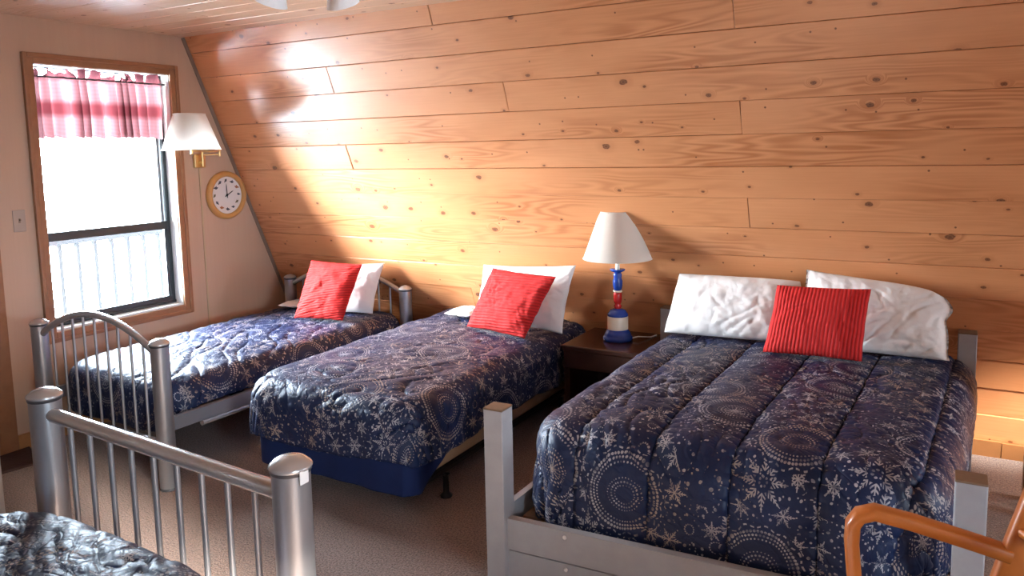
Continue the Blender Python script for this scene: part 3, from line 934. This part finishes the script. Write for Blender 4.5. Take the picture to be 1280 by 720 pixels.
# ---- far bed under the window
b1 = thing('metal_bed', 'silver metal twin bed with arched footboard beside the window', 'bed', (.65, -1.2, 0), 'beds in the room')
F1L, F1R, H1L, H1R = (.155, -2.105), (1.148, -2.12), (.19, -.36), (1.205, -.345)
for p, z in ((F1L, .705), (F1R, .705), (H1L, .68), (H1R, .665)): tube_post(*p, z, b1)
endboard(F1L, F1R, .64, .785, .22, 9, b1)
endboard(H1L, H1R, .625, .76, .25, 9, b1)
for (a, b) in ((F1L, H1L), (F1R, H1R)):
    sx = 1 if a is F1R else -1
    mb = MB()
    v = []
    for (x, y) in (a, b):
        for dx, z in ((-.012, .272), (.014, .272), (.014, .335), (-.012, .335)): v.append((x + dx * sx, y, z))
    mb.add(v, [[0, 1, 2, 3], [7, 6, 5, 4], [0, 4, 5, 1], [1, 5, 6, 2], [2, 6, 7, 3], [3, 7, 4, 0]])
    rail = mb.build('side_rail', M['frame_grey'], b1)
    MB().tube([(a[0] - .0 * sx, a[1] + .2, .255), (b[0], b[1] - .1, .255)], .016, 10).build('rail_tube', M['cap_silver'], rail)
for k in range(5):
    f = (k + .5) / 5
    y = F1L[1] * (1 - f) + H1L[1] * f
    boxo('cross_slat', (.19, y - .03, .275), (1.15, y + .03, .293), M['black_metal'], b1)
q1 = ((.225, -.405), (1.165, -.39), (.19, -2.045), (1.105, -2.05))
mattress(q1, .294, .40, 'mattress of the bed beside the window', .075)
make_comforter_obj(q1, .468, .456, .93, 1.65, .07, .09, .20, 21, 'navy snowflake comforter on the bed beside the window', uvoff=(.3, 1.7), r=.07, wr=.9, crease_dir=.9, ripple=.003, flare=.0)

# ---- middle bed
b2 = thing('box_spring_bed', 'low twin bed on black metal legs between window bed and nightstand', 'bed', (1.92, -1.1, 0), 'beds in the room')
q2 = ((1.44, -.26), (2.455, -.26), (1.425, -1.945), (2.43, -1.93))
mb = MB()
for x in (1.52, 2.33): mb.box((x - .015, -1.8, .10), (x + .015, -.3, .125), .003)
for y in (-1.62, -1.05, -.4): mb.box((1.52, y - .015, .10), (2.33, y + .015, .122), .003)
mb.build('metal_frame', M['black_metal'], b2)
for x in (1.55, 2.36):
    for y in (-1.6, -.42):
        MB().lathe([(.026, 0), (.028, .008), (.014, .022), (.013, .102), (.02, .105)], (x, y, 0), 14).build('leg', M['black_metal'], b2)
bs = mattress(((1.485, -.16), (2.352, -.16), (1.485, -1.845), (2.352, -1.845)), .125, .30, 'box spring of the middle bed, beige underside with blue cover over foot', .0, 'beige_ticking', 'box_spring', .045, 'box spring')
# blue cover pulled over the foot end of the box spring, riding up along the side
n1, n2 = 160, 24
xl, xr, yf, rad = 1.456, 2.378, -1.876, .07
peri = [(xl, -1.1 + (yf + rad + 1.1) * k / 50) for k in range(50)]
peri += [(xl + rad - rad * math.cos(a), yf + rad - rad * math.sin(a)) for a in np.linspace(0, PI / 2, 12)]
peri += [(xl + rad + (xr - xl - 2 * rad) * f, yf) for f in np.linspace(.02, .98, 60)]
peri += [(xr - rad + rad * math.sin(a), yf + rad - rad * math.cos(a)) for a in np.linspace(0, PI / 2, 12)]
peri += [(xr, yf + rad + .9 * f) for f in np.linspace(.02, 1, 50)]
peri = np.array(peri); npz = len(peri)
ztop_ = .315
P = np.zeros((npz, n2, 3)); UVc = np.zeros((npz, n2, 2))
cum = np.concatenate([[0], np.cumsum(np.linalg.norm(np.diff(peri, axis=0), axis=1))])
for i in range(npz):
    x, y = peri[i]
    zb = .105
    if x > xr - .004 and y > yf + .07:
        zb = min(.105 + (y - (yf + .07)) * .52, .29)           # rides up the side so the ticking shows
    for j in range(n2):
        f = j / (n2 - 1)
        z = zb + (ztop_ - zb) * f
        w = .006 * math.sin(cum[i] * 9 + 2 * f) * (1 - f) + .004 * math.sin(cum[i] * 31)
        nx = (1 if x > xr - .004 else (-1 if x < xl + .004 else 0)); ny = -1 if y < yf + .01 else 0
        P[i, j] = (x + nx * w, y + ny * w, z); UVc[i, j] = (cum[i], z)
cv = grid_obj('box_spring_cover', P, M['blue_cover'], None, UVc, loc=(1.88, -1.88, .105), solid=.006)
tag(cv, 'royal blue cloth cover hanging round the foot of the middle bed', 'bed cover')
mattress(((1.47, -.26), (2.42, -.26), (1.44, -1.90), (2.40, -1.89)), .318, .435, 'mattress of the middle bed', .06)
make_comforter_obj(q2, .508, .500, 1.0, 1.685, .20, .185, .19, 33, 'navy snowflake comforter on the middle bed under the red cushion', uvoff=(.11, .23), r=.085, R=.12, wr=1.15, crease_dir=-.7, ripple=.013, flare=.02, hemnoise=.05)

# ---- near right bed, painted wood
b3 = thing('wooden_bed', 'grey painted wooden full bed with square posts at the right', 'bed', (3.65, -1.2, 0), 'beds in the room')
P3 = {'fl': (2.937, -2.095), 'fr': (4.362, -2.035), 'hl': (2.985, -.345), 'hr': (4.38, -.335)}
for k, (x, y) in P3.items():
    zt_ = .655 if k[0] == 'f' else .68
    hw = .0375
    p = boxo('post', (x - hw, y - hw, 0), (x + hw, y + hw, zt_), M['grey_paint'], b3, .004)
    boxo('post_cap', (x - hw - .0005, y - hw - .0005, zt_ - .003), (x + hw + .0005, y + hw + .0005, zt_ + .004), M['brown_cap'], p, .002)
def obbox(mb, p0, p1, z0, z1, th, off=0):
    p0 = Vector((*p0, 0)); p1 = Vector((*p1, 0)); d = (p1 - p0).normalized(); nn = Vector((-d.y, d.x, 0))
    v = []
    for p in (p0, p1):
        for n_, z in ((off - th / 2, z0), (off + th / 2, z0), (off + th / 2, z1), (off - th / 2, z1)):
            v.append(p + nn * n_ + Vector((0, 0, z)))
    mb.add(v, [[0, 1, 2, 3], [7, 6, 5, 4], [0, 4, 5, 1], [1, 5, 6, 2], [2, 6, 7, 3], [3, 7, 4, 0]])
    return mb
fa, fb = P3['fl'], P3['fr']
fr1 = obbox(MB(), (fa[0] + .037, fa[1]), (fb[0] - .037, fb[1]), .150, .262, .03, -.002).build('foot_rail', M['grey_paint'], b3)
fr2 = obbox(MB(), (fa[0] + .037, fa[1]), (fb[0] - .037, fb[1]), .035, .142, .03, .004).build('foot_rail', M['grey_paint'], b3)
for rail, z, o_ in ((fr1, .240, -.019), (fr2, .122, -.013)):
    for f in (.18, .82):
        x = fa[0] + (fb[0] - fa[0]) * f; y = fa[1] + (fb[1] - fa[1]) * f + o_
        MB().lathe([(.0075, 0), (.0072, .003), (.004, .0055), (0, .006)], n=12, M=Matrix.Translation((x, y, z)) @ Matrix.Rotation(PI / 2, 4, 'X')).build('bolt_cover', M['white_paint'], rail)
for a, b in (('fl', 'hl'), ('fr', 'hr')):
    pa, pb = P3[a], P3[b]
    obbox(MB(), (pa[0], pa[1] + .037), (pb[0], pb[1] - .037), .13, .28, .026).build('side_rail', M['grey_paint'], b3)
obbox(MB(), (P3['hl'][0] + .037, P3['hl'][1]), (P3['hr'][0] - .037, P3['hr'][1]), .15, .42, .026).build('head_rail', M['grey_paint'], b3)
for k in range(6):
    y = -1.95 + k * .29
    boxo('cross_slat', (2.97, y - .04, .20), (4.35, y + .04, .22), M['brown_cap'], b3)
q3 = ((3.005, -.395), (4.39, -.39), (2.990, -2.006), (4.298, -1.955))
mattress(((3.01, -.36), (4.38, -.36), (3.0, -2.0), (4.29, -1.95)), .221, .47, 'mattress of the grey painted wooden bed', .06, r=.06)
make_comforter_obj(q3, .552, .556, 1.385, 1.62, .20, .20, .28, 47, 'navy snowflake comforter on the grey wooden bed at the right', uvoff=(-.02, .36), r=.11, R=.10, wr=.85, seams=5, crease_dir=1.2, ripple=.007, flare=.045, bias=0.205, hemnoise=.015)

# ---- near left bed (only its footboard and a corner of the bedding show)
b4 = thing('metal_bed', 'silver metal bed with straight rail and domed posts in the foreground', 'bed', (2.55, -3.7, 0), 'beds in the room')
F4L, F4R = (2.040, -3.13), (3.050, -3.172)
tube_post(*F4L, 0.885, b4, .0425, 0, .012); tube_post(*F4R, .884, b4, .0425, 0, .012)
endboard(F4L, F4R, .822, .805, .30, 9, b4, arch=False, r=.02, rs=.0075)
H4L, H4R = (2.03, -5.05), (3.02, -5.08)
tube_post(*H4L, .70, b4); tube_post(*H4R, .70, b4)
endboard(H4L, H4R, .64, .64, .30, 9, b4, arch=False)
boxo('paper_tag', (3.050 + .0435, -3.19, .842), (3.050 + .046, -3.165, .872), M['white_paint'], b4, .001)
for (a, b) in ((F4L, H4L), (F4R, H4R)):
    obbox(MB(), a, b, .26, .32, .028).build('side_rail', M['frame_grey'], b4)
q4 = ((2.08, -4.94), (3.01, -4.96), (2.065, -3.205), (3.0, -3.24))
mattress(q4, .32, .56, 'mattress of the metal bed in the foreground', .07)
q4c = (q4[1], q4[0], q4[3], q4[2])
make_comforter_obj(q4c, .625, .618, .95, 1.79, .20, .20, .12, 61, 'navy snowflake comforter on the metal bed in the foreground', uvoff=(.7, .9), r=.10, R=.14, wr=.8, crease_dir=.12, ripple=.01, flare=.0)

# ------------------------------------------------------------------ pillows
def pillow(name, BL, BR, TL, TR, T, matl, label, cat, group, seed, pinch=.05, n=64, wr=1.0, uvrot=0, flange=0, power=2.6, soft=(0, 0), rag=0):
    BL, BR, TL, TR = [np.array(p, float) for p in (BL, BR, TL, TR)]
    u = np.linspace(-1, 1, n)[:, None] + np.zeros((1, n)); v = np.linspace(-1, 1, n)[None, :] + np.zeros((n, 1))
    nrm = np.cross(BR - BL, TL - BL); nrm /= np.linalg.norm(nrm)       # faces the camera side (-y)
    if nrm[1] > 0: nrm = -nrm
    W = np.linalg.norm(BR - BL); Hh = np.linalg.norm(TL - BL)
    uu = u * (1 - pinch * (1 - v ** 2) * np.abs(u) ** 3); vv = v * (1 - pinch * (1 - u ** 2) * np.abs(v) ** 3)
    uu = uu + .012 * perlin(v * 2.2 + 3, u * 1.1, seed); vv = vv + .012 * perlin(u * 2.2 + 8, v * 1.1, seed + 1)
    for sg, k in ((-1, soft[0]), (1, soft[1])):
        w_ = (np.clip(u * sg, 0, 1) * np.clip(v, 0, 1)) ** 4
        uu = uu - sg * k * w_; vv = vv - k * w_
    if rag: uu = uu + rag * np.clip(u, 0, 1) ** 6 * (perlin(v * 1.5 + 2, u * 0 + .4, seed + 7) * 1.6 - .35 * np.exp(-((v - .12) / .22) ** 2) + .25 * np.exp(-((v + 1) / .3) ** 2))
    a = (uu + 1) / 2; b = (vv + 1) / 2
    base = ((1 - a)[..., None] * BL + a[..., None] * BR) * (1 - b)[..., None] + ((1 - a)[..., None] * TL + a[..., None] * TR) * b[..., None]
    uf = np.clip(np.abs(u) / (1 - flange), 0, 1) if flange else np.abs(u)
    th = ((1 - uf ** power) * (1 - np.abs(v) ** power)).clip(0) ** .55
    sag = 1 + .12 * (-v)
    objs = []
    c, s_ = math.cos(.8), math.sin(.8)
    def crs(fx, fy, sd, wd, cc, ss_):
        p = u * W * cc + v * Hh * ss_; r = -u * W * ss_ + v * Hh * cc
        nn = perlin(p * fx + .1 * sd, r * fy + 3, sd); am = np.clip(perlin(p * fx * .7 + 4, r * fx * .7, sd + 1) * 2 + .4, 0, 1)
        return np.exp(-(nn / wd) ** 2) * am
    def dispf(k):
        d = -.009 * crs(2.2, 7, seed + 20 + k, .08, .8, .6) - .006 * crs(4, 11, seed + 30 + k, .09, .6, -.8)
        d += .010 * perlin(u * W * 7, v * Hh * 7, seed + 40 + k) + .004 * perlin(u * W * 18, v * Hh * 18, seed + 41 + k)
        return d * wr * th ** .5
    front = base + nrm * (T / 2 * th * sag + dispf(0) * (th > 0))[..., None]
    back = base - nrm * (T / 2 * th * sag * .85 + dispf(5))[..., None]
    edge = np.zeros_like(th, bool); edge[0] = edge[-1] = True; edge[:, 0] = edge[:, -1] = True
    front[edge] = base[edge]; back[edge] = base[edge]
    V = np.concatenate([front.reshape(-1, 3), back.reshape(-1, 3)])
    I = np.arange(n * n).reshape(n, n)
    J = I + n * n
    J = np.where(edge, I, J)
    F = np.stack([I[:-1, :-1], I[1:, :-1], I[1:, 1:], I[:-1, 1:]], -1).reshape(-1, 4)
    F2 = np.stack([J[:-1, :-1], J[:-1, 1:], J[1:, 1:], J[1:, :-1]], -1).reshape(-1, 4)
    FF = np.concatenate([F, F2])
    me = bpy.data.meshes.new(name); o = bpy.data.objects.new(name, me); COL.objects.link(o)
    loc = (BL + BR) / 2; o.location = loc
    me.from_pydata((V - loc).tolist(), [], FF.tolist())
    me.polygons.foreach_set('use_smooth', [True] * len(FF))
    ca, sa = math.cos(uvrot), math.sin(uvrot)
    U = np.stack([(u * W * ca - v * Hh * sa) / 2, (u * W * sa + v * Hh * ca) / 2], -1).reshape(-1, 2)
    U = np.concatenate([U, U])[FF.reshape(-1)]
    L = me.uv_layers.new(name='UVMap'); L.data.foreach_set('uv', U.reshape(-1).astype(np.float32))
    me.materials.append(matl)
    bm = bmesh.new(); bm.from_mesh(me)
    loose = [v_ for v_ in bm.verts if not v_.link_faces]
    bmesh.ops.delete(bm, geom=loose, context='VERTS'); bmesh.ops.recalc_face_normals(bm, faces=bm.faces); bm.to_mesh(me); bm.free()
    tag(o, label, cat, group)
    return o
GP, GC = 'white pillows on the beds', 'red corduroy cushions'
WC, RC = M['white_cotton'], M['red_corduroy']
pillow('pillow', (.56, -.68, .512), (1.075, -.525, .512), (.59, -.50, .815), (1.085, -.40, .825), .13, WC, 'white pillow behind the red cushion on the window bed', 'pillow', GP, 100, wr=1.2)
pillow('cushion', (.695, -.835, .512), (1.035, -.765, .512), (.735, -.70, .868), (1.092, -.625, .85), .11, RC, 'red cushion on the bed beside the window', 'cushion', GC, 110, .03, uvrot=1.35)
pillow('pillow', (1.835, -.50, .548), (2.470, -.61, .538), (1.855, -.415, .86), (2.505, -.497, .905), .13, WC, 'white pillow behind the red cushion on the middle bed', 'pillow', GP, 120, wr=1.2)
pillow('cushion', (1.920, -.718, .552), (2.350, -.822, .548), (2.040, -.615, .88), (2.495, -.728, .875), .12, RC, 'red cushion tilted on the middle bed', 'cushion', GC, 130, .03, uvrot=1.5)
pillow('pillow', (3.052, -.628, .612), (3.685, -.60, .614), (3.082, -.475, .892), (3.685, -.462, .893), .14, WC, 'white pillow left of the red cushion on the wooden bed', 'pillow', GP, 140, .0, wr=.75, soft=(0, .04))
pillow('pillow', (3.692, -.61, .608), (4.325, -.575, .598), (3.700, -.455, .945), (4.285, -.44, .885), .14, WC, 'white pillow right of the red cushion on the wooden bed', 'pillow', GP, 150, .01, wr=1.1, flange=.06, soft=(0, .13), rag=.11)
pillow('cushion', (3.572, -.805, .611), (3.982, -.775, .607), (3.602, -.655, .897), (3.998, -.622, .9), .105, RC, 'red ribbed cushion between two pillows on the wooden bed', 'cushion', GC, 160, .03, wr=.5)
# corners of folded white sheets that peep out at the left of the upright pillows
pillow('folded_sheet', (.325, -.62, .522), (.555, -.60, .522), (.325, -.42, .527), (.555, -.42, .527), .045, WC, 'folded white sheet left of the pillow on the window bed', 'sheet', None, 170, .02)
pillow('folded_sheet', (1.655, -.56, .570), (1.832, -.55, .570), (1.655, -.34, .573), (1.832, -.34, .573), .05, WC, 'folded white sheet left of the pillow on the middle bed', 'sheet', None, 180, .02)

# ------------------------------------------------------------------ nightstand
ns_ = thing('nightstand', 'dark mahogany nightstand between the middle and right beds', 'nightstand', (2.73, -.45, 0))
NX0, NX1, NY0, NY1 = 2.497, 2.945, -.69, -.235
boxo('nightstand_top', (NX0, NY0, .472), (NX1, NY1, .50), M['mahogany'], ns_, .006)
boxo('drawer_front', (NX0 + .012, NY0 + .01, .375), (NX1 - .012, NY0 + .03, .471), M['mahogany'], ns_, .003)
for x in (NX0 + .012, NX1 - .030): boxo('side_panel', (x, NY0 + .03, .10), (x + .018, NY1 - .01, .471), M['mahogany'], ns_, .002)
boxo('back_panel', (NX0 + .03, NY1 - .028, .10), (NX1 - .03, NY1 - .012, .471), M['mahogany'], ns_, .002)
boxo('shelf', (NX0 + .03, NY0 + .035, .12), (NX1 - .03, NY1 - .03, .138), M['mahogany'], ns_, .002)
for x in (NX0 + .012, NX1 - .047):
    for y in (NY0 + .012, NY1 - .047): boxo('leg', (x, y, 0), (x + .035, y + .035, .374 if y < -.5 else .10), M['mahogany'], ns_, .002)

# ------------------------------------------------------------------ table lamp
TX, TY, TZ = 2.731, -.452, .5005
tl = thing('table_lamp', 'red white and blue candlestick lamp with white shade on nightstand', 'table lamp', (TX, TY, TZ))
c = (TX, TY, TZ)
MB().lathe([(0, 0), (.080, 0), (.082, .012), (.079, .022), (.074, .026), (.074, .032), (.066, .046), (.057, .056), (.056, .060)], c, 40).build('lamp_base', M['blue_gloss'], tl)
MB().lathe([(.056, .060), (.0565, .064), (.0565, .128), (.055, .132)], c, 40).build('lamp_body', M['cream'], tl)
MB().lathe([(.055, .132), (.057, .137), (.055, .147), (.047, .155), (.042, .165), (.028, .170), (.016, .173)], c, 36).build('lamp_shoulder', M['blue_gloss'], tl)
MB().lathe([(.016, .173), (.020, .180), (.022, .188), (.015, .196), (.020, .206), (.0235, .225), (.023, .250), (.020, .262), (.014, .268)], c, 28).build('lamp_stem', M['red_gloss'], tl)
MB().lathe([(.0235, .264), (.026, .268), (.024, .273), (.014, .274)], c, 28).build('stem_ring', M['cream'], tl)
MB().lathe([(.016, .273), (.022, .280), (.026, .300), (.0265, .325), (.021, .340), (.023, .352), (.024, .362), (.018, .372), (.036, .380), (.042, .386), (.040, .390), (.014, .388)], c, 28).build('candle_cup', M['blue_gloss'], tl)
mb = MB(); mb.lathe([(.0115, .385), (.0115, .50), (.0, .502)], c, 18); mb.build('candle_sleeve', M['ivory'], tl)
mb = MB(); mb.tube([(TX - .0, TY, TZ + .50), (TX + .05, TY, TZ + .54), (TX + .055, TY, TZ + .62), (TX, TY, TZ + .70)], .002, 6); mb.tube([(TX, TY, TZ + .50), (TX - .05, TY, TZ + .54), (TX - .055, TY, TZ + .62), (TX, TY, TZ + .70)], .002, 6)
for k in range(3):
    a = k * 2 * PI / 3 + .4
    mb.tube([(TX, TY, TZ + .700), (TX + .096 * math.cos(a), TY + .096 * math.sin(a), TZ + .700)], .002, 6)
mb.lathe([(.001, .722), (.008, .716), (.006, .706), (.004, .70)], c, 12); mb.build('harp_and_finial', M['brass'], tl)
MB().lathe([(.013, .50), (.014, .52), (.028, .56), (.029, .585), (.018, .61), (.001, .617)], c, 18).build('bulb', M['frosted'], tl)
mb = MB(); mb.lathe([(.186, .448), (.094, .704)], c, 56)
for rr, zz in ((.186, .449), (.094, .703)):
    mb.tube([(TX + rr * math.cos(a), TY + rr * math.sin(a), TZ + zz) for a in np.linspace(0, 2 * PI, 57)[:-1]], .0025, 6, closed=True)
mb.build('lamp_shade', M['shade'], tl)
MB().tube([(TX + .075, TY + .01, TZ + .012), (TX + .105, TY + .03, TZ + .020), (TX + .13, TY + .07, TZ + .012), (TX + .15, TY + .11, TZ + .004), (TX + .16, TY + .17, TZ + .003)], .0032, 8).build('lamp_cord', M['cord_white'], tl)

# ------------------------------------------------------------------ armchair, bottom right
F = Vector((4.137, -2.415, .68)); f = Vector((-.982, -.19, 0)); sd = Vector((.19, -.982, 0)); UPZ = Vector((0, 0, 1))
ch = thing('armchair', 'bentwood oak armchair with sloping back at the bottom right corner', 'chair', (4.3, -2.7, 0))
WCH = .52
for k in range(2):
    o_ = F + sd * (WCH * k)
    pts = [o_ - f * .30 - UPZ * .062, o_ - f * .22 - UPZ * .042, o_ - f * .10 - UPZ * .014, o_ - f * .02, o_ + f * .012 - UPZ * .012, o_ + f * .026 - UPZ * .035,
           o_ + f * .028 - UPZ * .08, o_ + f * .020 - UPZ * .17, o_ + f * .004 - UPZ * .27, o_ - f * .01 - UPZ * .36, o_ - f * .012 - UPZ * .52, o_ - f * .012 - UPZ * .68]
    mb = MB(); mb.tube(pts, 1.0, 16, squash=(.024, .016, (0, 0, 1)) if False else (.024, .0165, tuple(sd.cross(UPZ))))
    mb.build('arm', M['oak'], ch)
    base = o_ - f * .312 - UPZ * .06
    top = base - f * .15 + UPZ * .46; bot = base + f * .14 - UPZ * .62
    pp = [bot, bot.lerp(base, .35), base - UPZ * .22 + f * .055, base, base.lerp(top, .5) + f * .012, top]
    mb = MB(); mb.tube(pp, 1.0, 16, squash=(.020, .030, tuple(f)))
    mb.build('back_post', M['oak'], ch)
sp = F - UPZ * .25
mb = MB()
cs = [sp + f * .01 + sd * .0, sp + f * .01 + sd * WCH, sp - f * .40 + sd * WCH - UPZ * .03, sp - f * .40 - UPZ * .03]
v = [p_ - UPZ * .02 for p_ in cs] + [p_ + UPZ * .02 for p_ in cs]
mb.add(v, [[3, 2, 1, 0], [4, 5, 6, 7], [0, 1, 5, 4], [1, 2, 6, 5], [2, 3, 7, 6], [3, 0, 4, 7]])
mb.build('seat_frame', M['oak'], ch)
bm = bmesh.new(); bmesh.ops.create_cube(bm, size=1)
bmesh.ops.bevel(bm, geom=bm.edges[:], offset=.2, segments=4, affect='EDGES')
for v_ in bm.verts:
    x, y, z = v_.co
    v_.co = sp - f * (.195) + sd * (WCH / 2) + f * (x * .38) + sd * (y * (WCH - .05)) + UPZ * (.045 + z * .06)
MB().bm(bm, True).build('seat_cushion', M['dark_seat'], ch)
bk0 = F - f * .312 - UPZ * .06; 
for z in (.06, .24, .40):
    a = bk0 - f * (.15 * z / .46) + UPZ * z; mb = MB()
    n_ = 10
    mb.tube([a + sd * (WCH * i / n_) - f * (.05 * math.sin(PI * i / n_)) for i in range(n_ + 1)], 1.0, 12, squash=(.011, .028, tuple(f)))
    mb.build('back_slat', M['oak'], ch)

# ------------------------------------------------------------------ small table at the right edge
tb = thing('side_table', 'wooden side table by the wall at the far right edge', 'table', (4.95, -.57, 0))
mb = MB(); mb.box((4.60, -.70, .60), (5.3, -.44, .63), .006); mb.build('table_top', M['oak'], tb)
for x in (4.605, 5.27):
    for y in (-.655, -.485):
        yy = y
        boxo('leg', (x, yy - .022, 0), (x + .04, yy + .022, .60), M['casing'], tb, .004)
boxo('apron', (4.62, -.65, .52), (5.28, -.63, .60), M['oak'], tb, .003)

# ------------------------------------------------------------------ doormat
mb = MB()
cs = [(.02, -2.14), (.285, -2.225), (.20, -2.64), (.02, -2.66)]
v = [(x, y, .0) for x, y in cs] + [(x, y, .012) for x, y in cs]
mb.add(v, [[0, 1, 2, 3][::-1], [4, 5, 6, 7], [0, 1, 5, 4], [1, 2, 6, 5], [2, 3, 7, 6], [3, 0, 4, 7]])
o = mb.build('doormat', M['mat_brown'], loc=(.13, -2.4, 0))
if o.data.polygons[1].normal.z < 0: o.data.flip_normals()
tag(o, 'dark brown doormat on the carpet by the door', 'mat')

# ------------------------------------------------------------------ outside: snowy deck and its railing
struct(boxo('deck_floor', (-1.9, -9, -.3), (-.13, 5, -.15), M['snow'], bev=0))
struct(boxo('added_sky_blocker', (-1.25, -7, 2.4), (-.13, 2.5, 2.46), M['brown_cap'], bev=0))  # unseen slab, added to keep high sky light out of the window
rg = thing('deck_railing', 'deck railing with balusters outside the window, washed out by daylight', 'railing', (-1.55, -.8, -.15))
mb = MB(); mb.box((-1.6, -3.2, .90), (-1.5, 2.4, .945), .005); mb.build('handrail', M['rail_top'], rg)
for k in range(40):
    y = -3.1 + k * .14
    boxo('baluster', (-1.57, y, -.14), (-1.53, y + .026, .9), M['rail_out'], rg, .002)

# ------------------------------------------------------------------ light
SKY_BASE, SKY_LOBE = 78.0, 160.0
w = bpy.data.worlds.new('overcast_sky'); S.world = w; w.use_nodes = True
nt = w.node_tree
bg = nt.nodes['Background']
# overcast sky, brightest round the veiled sun out beyond the window
class W_: node_tree = nt
gw = G(W_)
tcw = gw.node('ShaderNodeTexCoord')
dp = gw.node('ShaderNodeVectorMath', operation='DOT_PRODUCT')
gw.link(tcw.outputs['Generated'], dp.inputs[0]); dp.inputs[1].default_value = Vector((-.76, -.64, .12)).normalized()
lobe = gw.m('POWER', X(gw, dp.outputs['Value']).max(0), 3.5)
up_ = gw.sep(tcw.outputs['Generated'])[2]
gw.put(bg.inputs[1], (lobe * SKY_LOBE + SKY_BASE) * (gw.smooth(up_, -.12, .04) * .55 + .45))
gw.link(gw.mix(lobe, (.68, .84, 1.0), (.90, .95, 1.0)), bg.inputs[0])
sl = bpy.data.lights.new('low_sun', 'SUN'); sl.energy = 110.0; sl.angle = math.radians(7); sl.color = (1, .92, .82)
so = bpy.data.objects.new('low_sun', sl); COL.objects.link(so)
so.location = (10, -3, 3); so.rotation_euler = Vector((-2.8, .9, -.8)).to_track_quat('-Z', 'Y').to_euler()
def portal(name, loc, rot, sx, sy):
    l = bpy.data.lights.new(name, 'AREA'); l.shape = 'RECTANGLE'; l.size = sx; l.size_y = sy; l.cycles.is_portal = True
    o = bpy.data.objects.new(name, l); COL.objects.link(o); o.location = loc; o.rotation_euler = rot
    return o
# an area light shines along its local -Z
def facing(dirv): return Vector(dirv).to_track_quat('-Z', 'Y').to_euler()
portal('window_portal', (-.118, (WY0 + WY1) / 2, (WZ0 + WZ1) / 2), facing((1, 0, 0)), WZ1 - WZ0, WY1 - WY0)
for nm, (y0, y1, z0, z1) in (('window_portal', W2), ('window_portal', W3)):
    portal(nm, (RX + .13, (y0 + y1) / 2, (z0 + z1) / 2), facing((-1, 0, 0)), z1 - z0, y1 - y0)
for o in S.objects:
    if o.type == 'LIGHT' and o.data.type == 'AREA':
        d = o.matrix_basis
        # the side called size runs along local X; make it the vertical one
        zz = o.rotation_euler.to_matrix() @ Vector((1, 0, 0))
        if abs(zz.z) < .5: o.data.size, o.data.size_y = o.data.size_y, o.data.size

# ------------------------------------------------------------------ camera
cd = bpy.data.cameras.new('camera'); cam = bpy.data.objects.new('camera', cd); COL.objects.link(cam)
fpx, ppy, pit, rol, yaw, cx, cy = 966.92, 296.72, .1140, -.0205, .5155, 4.2808, -4.3415
fw = Vector((-math.sin(yaw) * math.cos(pit), math.cos(yaw) * math.cos(pit), -math.sin(pit)))
rt = Vector((math.cos(yaw), math.sin(yaw), 0)); up = rt.cross(fw)
r2 = rt * math.cos(rol) + up * math.sin(rol); u2 = up * math.cos(rol) - rt * math.sin(rol)
cam.matrix_world = Matrix(((r2.x, u2.x, -fw.x, cx), (r2.y, u2.y, -fw.y, cy), (r2.z, u2.z, -fw.z, 1.55), (0, 0, 0, 1)))
cd.sensor_width = 36; cd.lens = 36 * fpx / 1280
cd.shift_x = 0; cd.shift_y = -(360 - ppy) / 1280
cd.clip_start = .05
S.camera = cam

S.view_settings.view_transform = 'Standard'; S.view_settings.look = 'None'
S.view_settings.gamma = 1; S.view_settings.use_curve_mapping = False
S.view_settings.exposure = 0.13
S.cycles.use_denoising = True
S.cycles.max_bounces = 10; S.cycles.diffuse_bounces = 6; S.cycles.transparent_max_bounces = 12
S.cycles.sample_clamp_indirect = 8
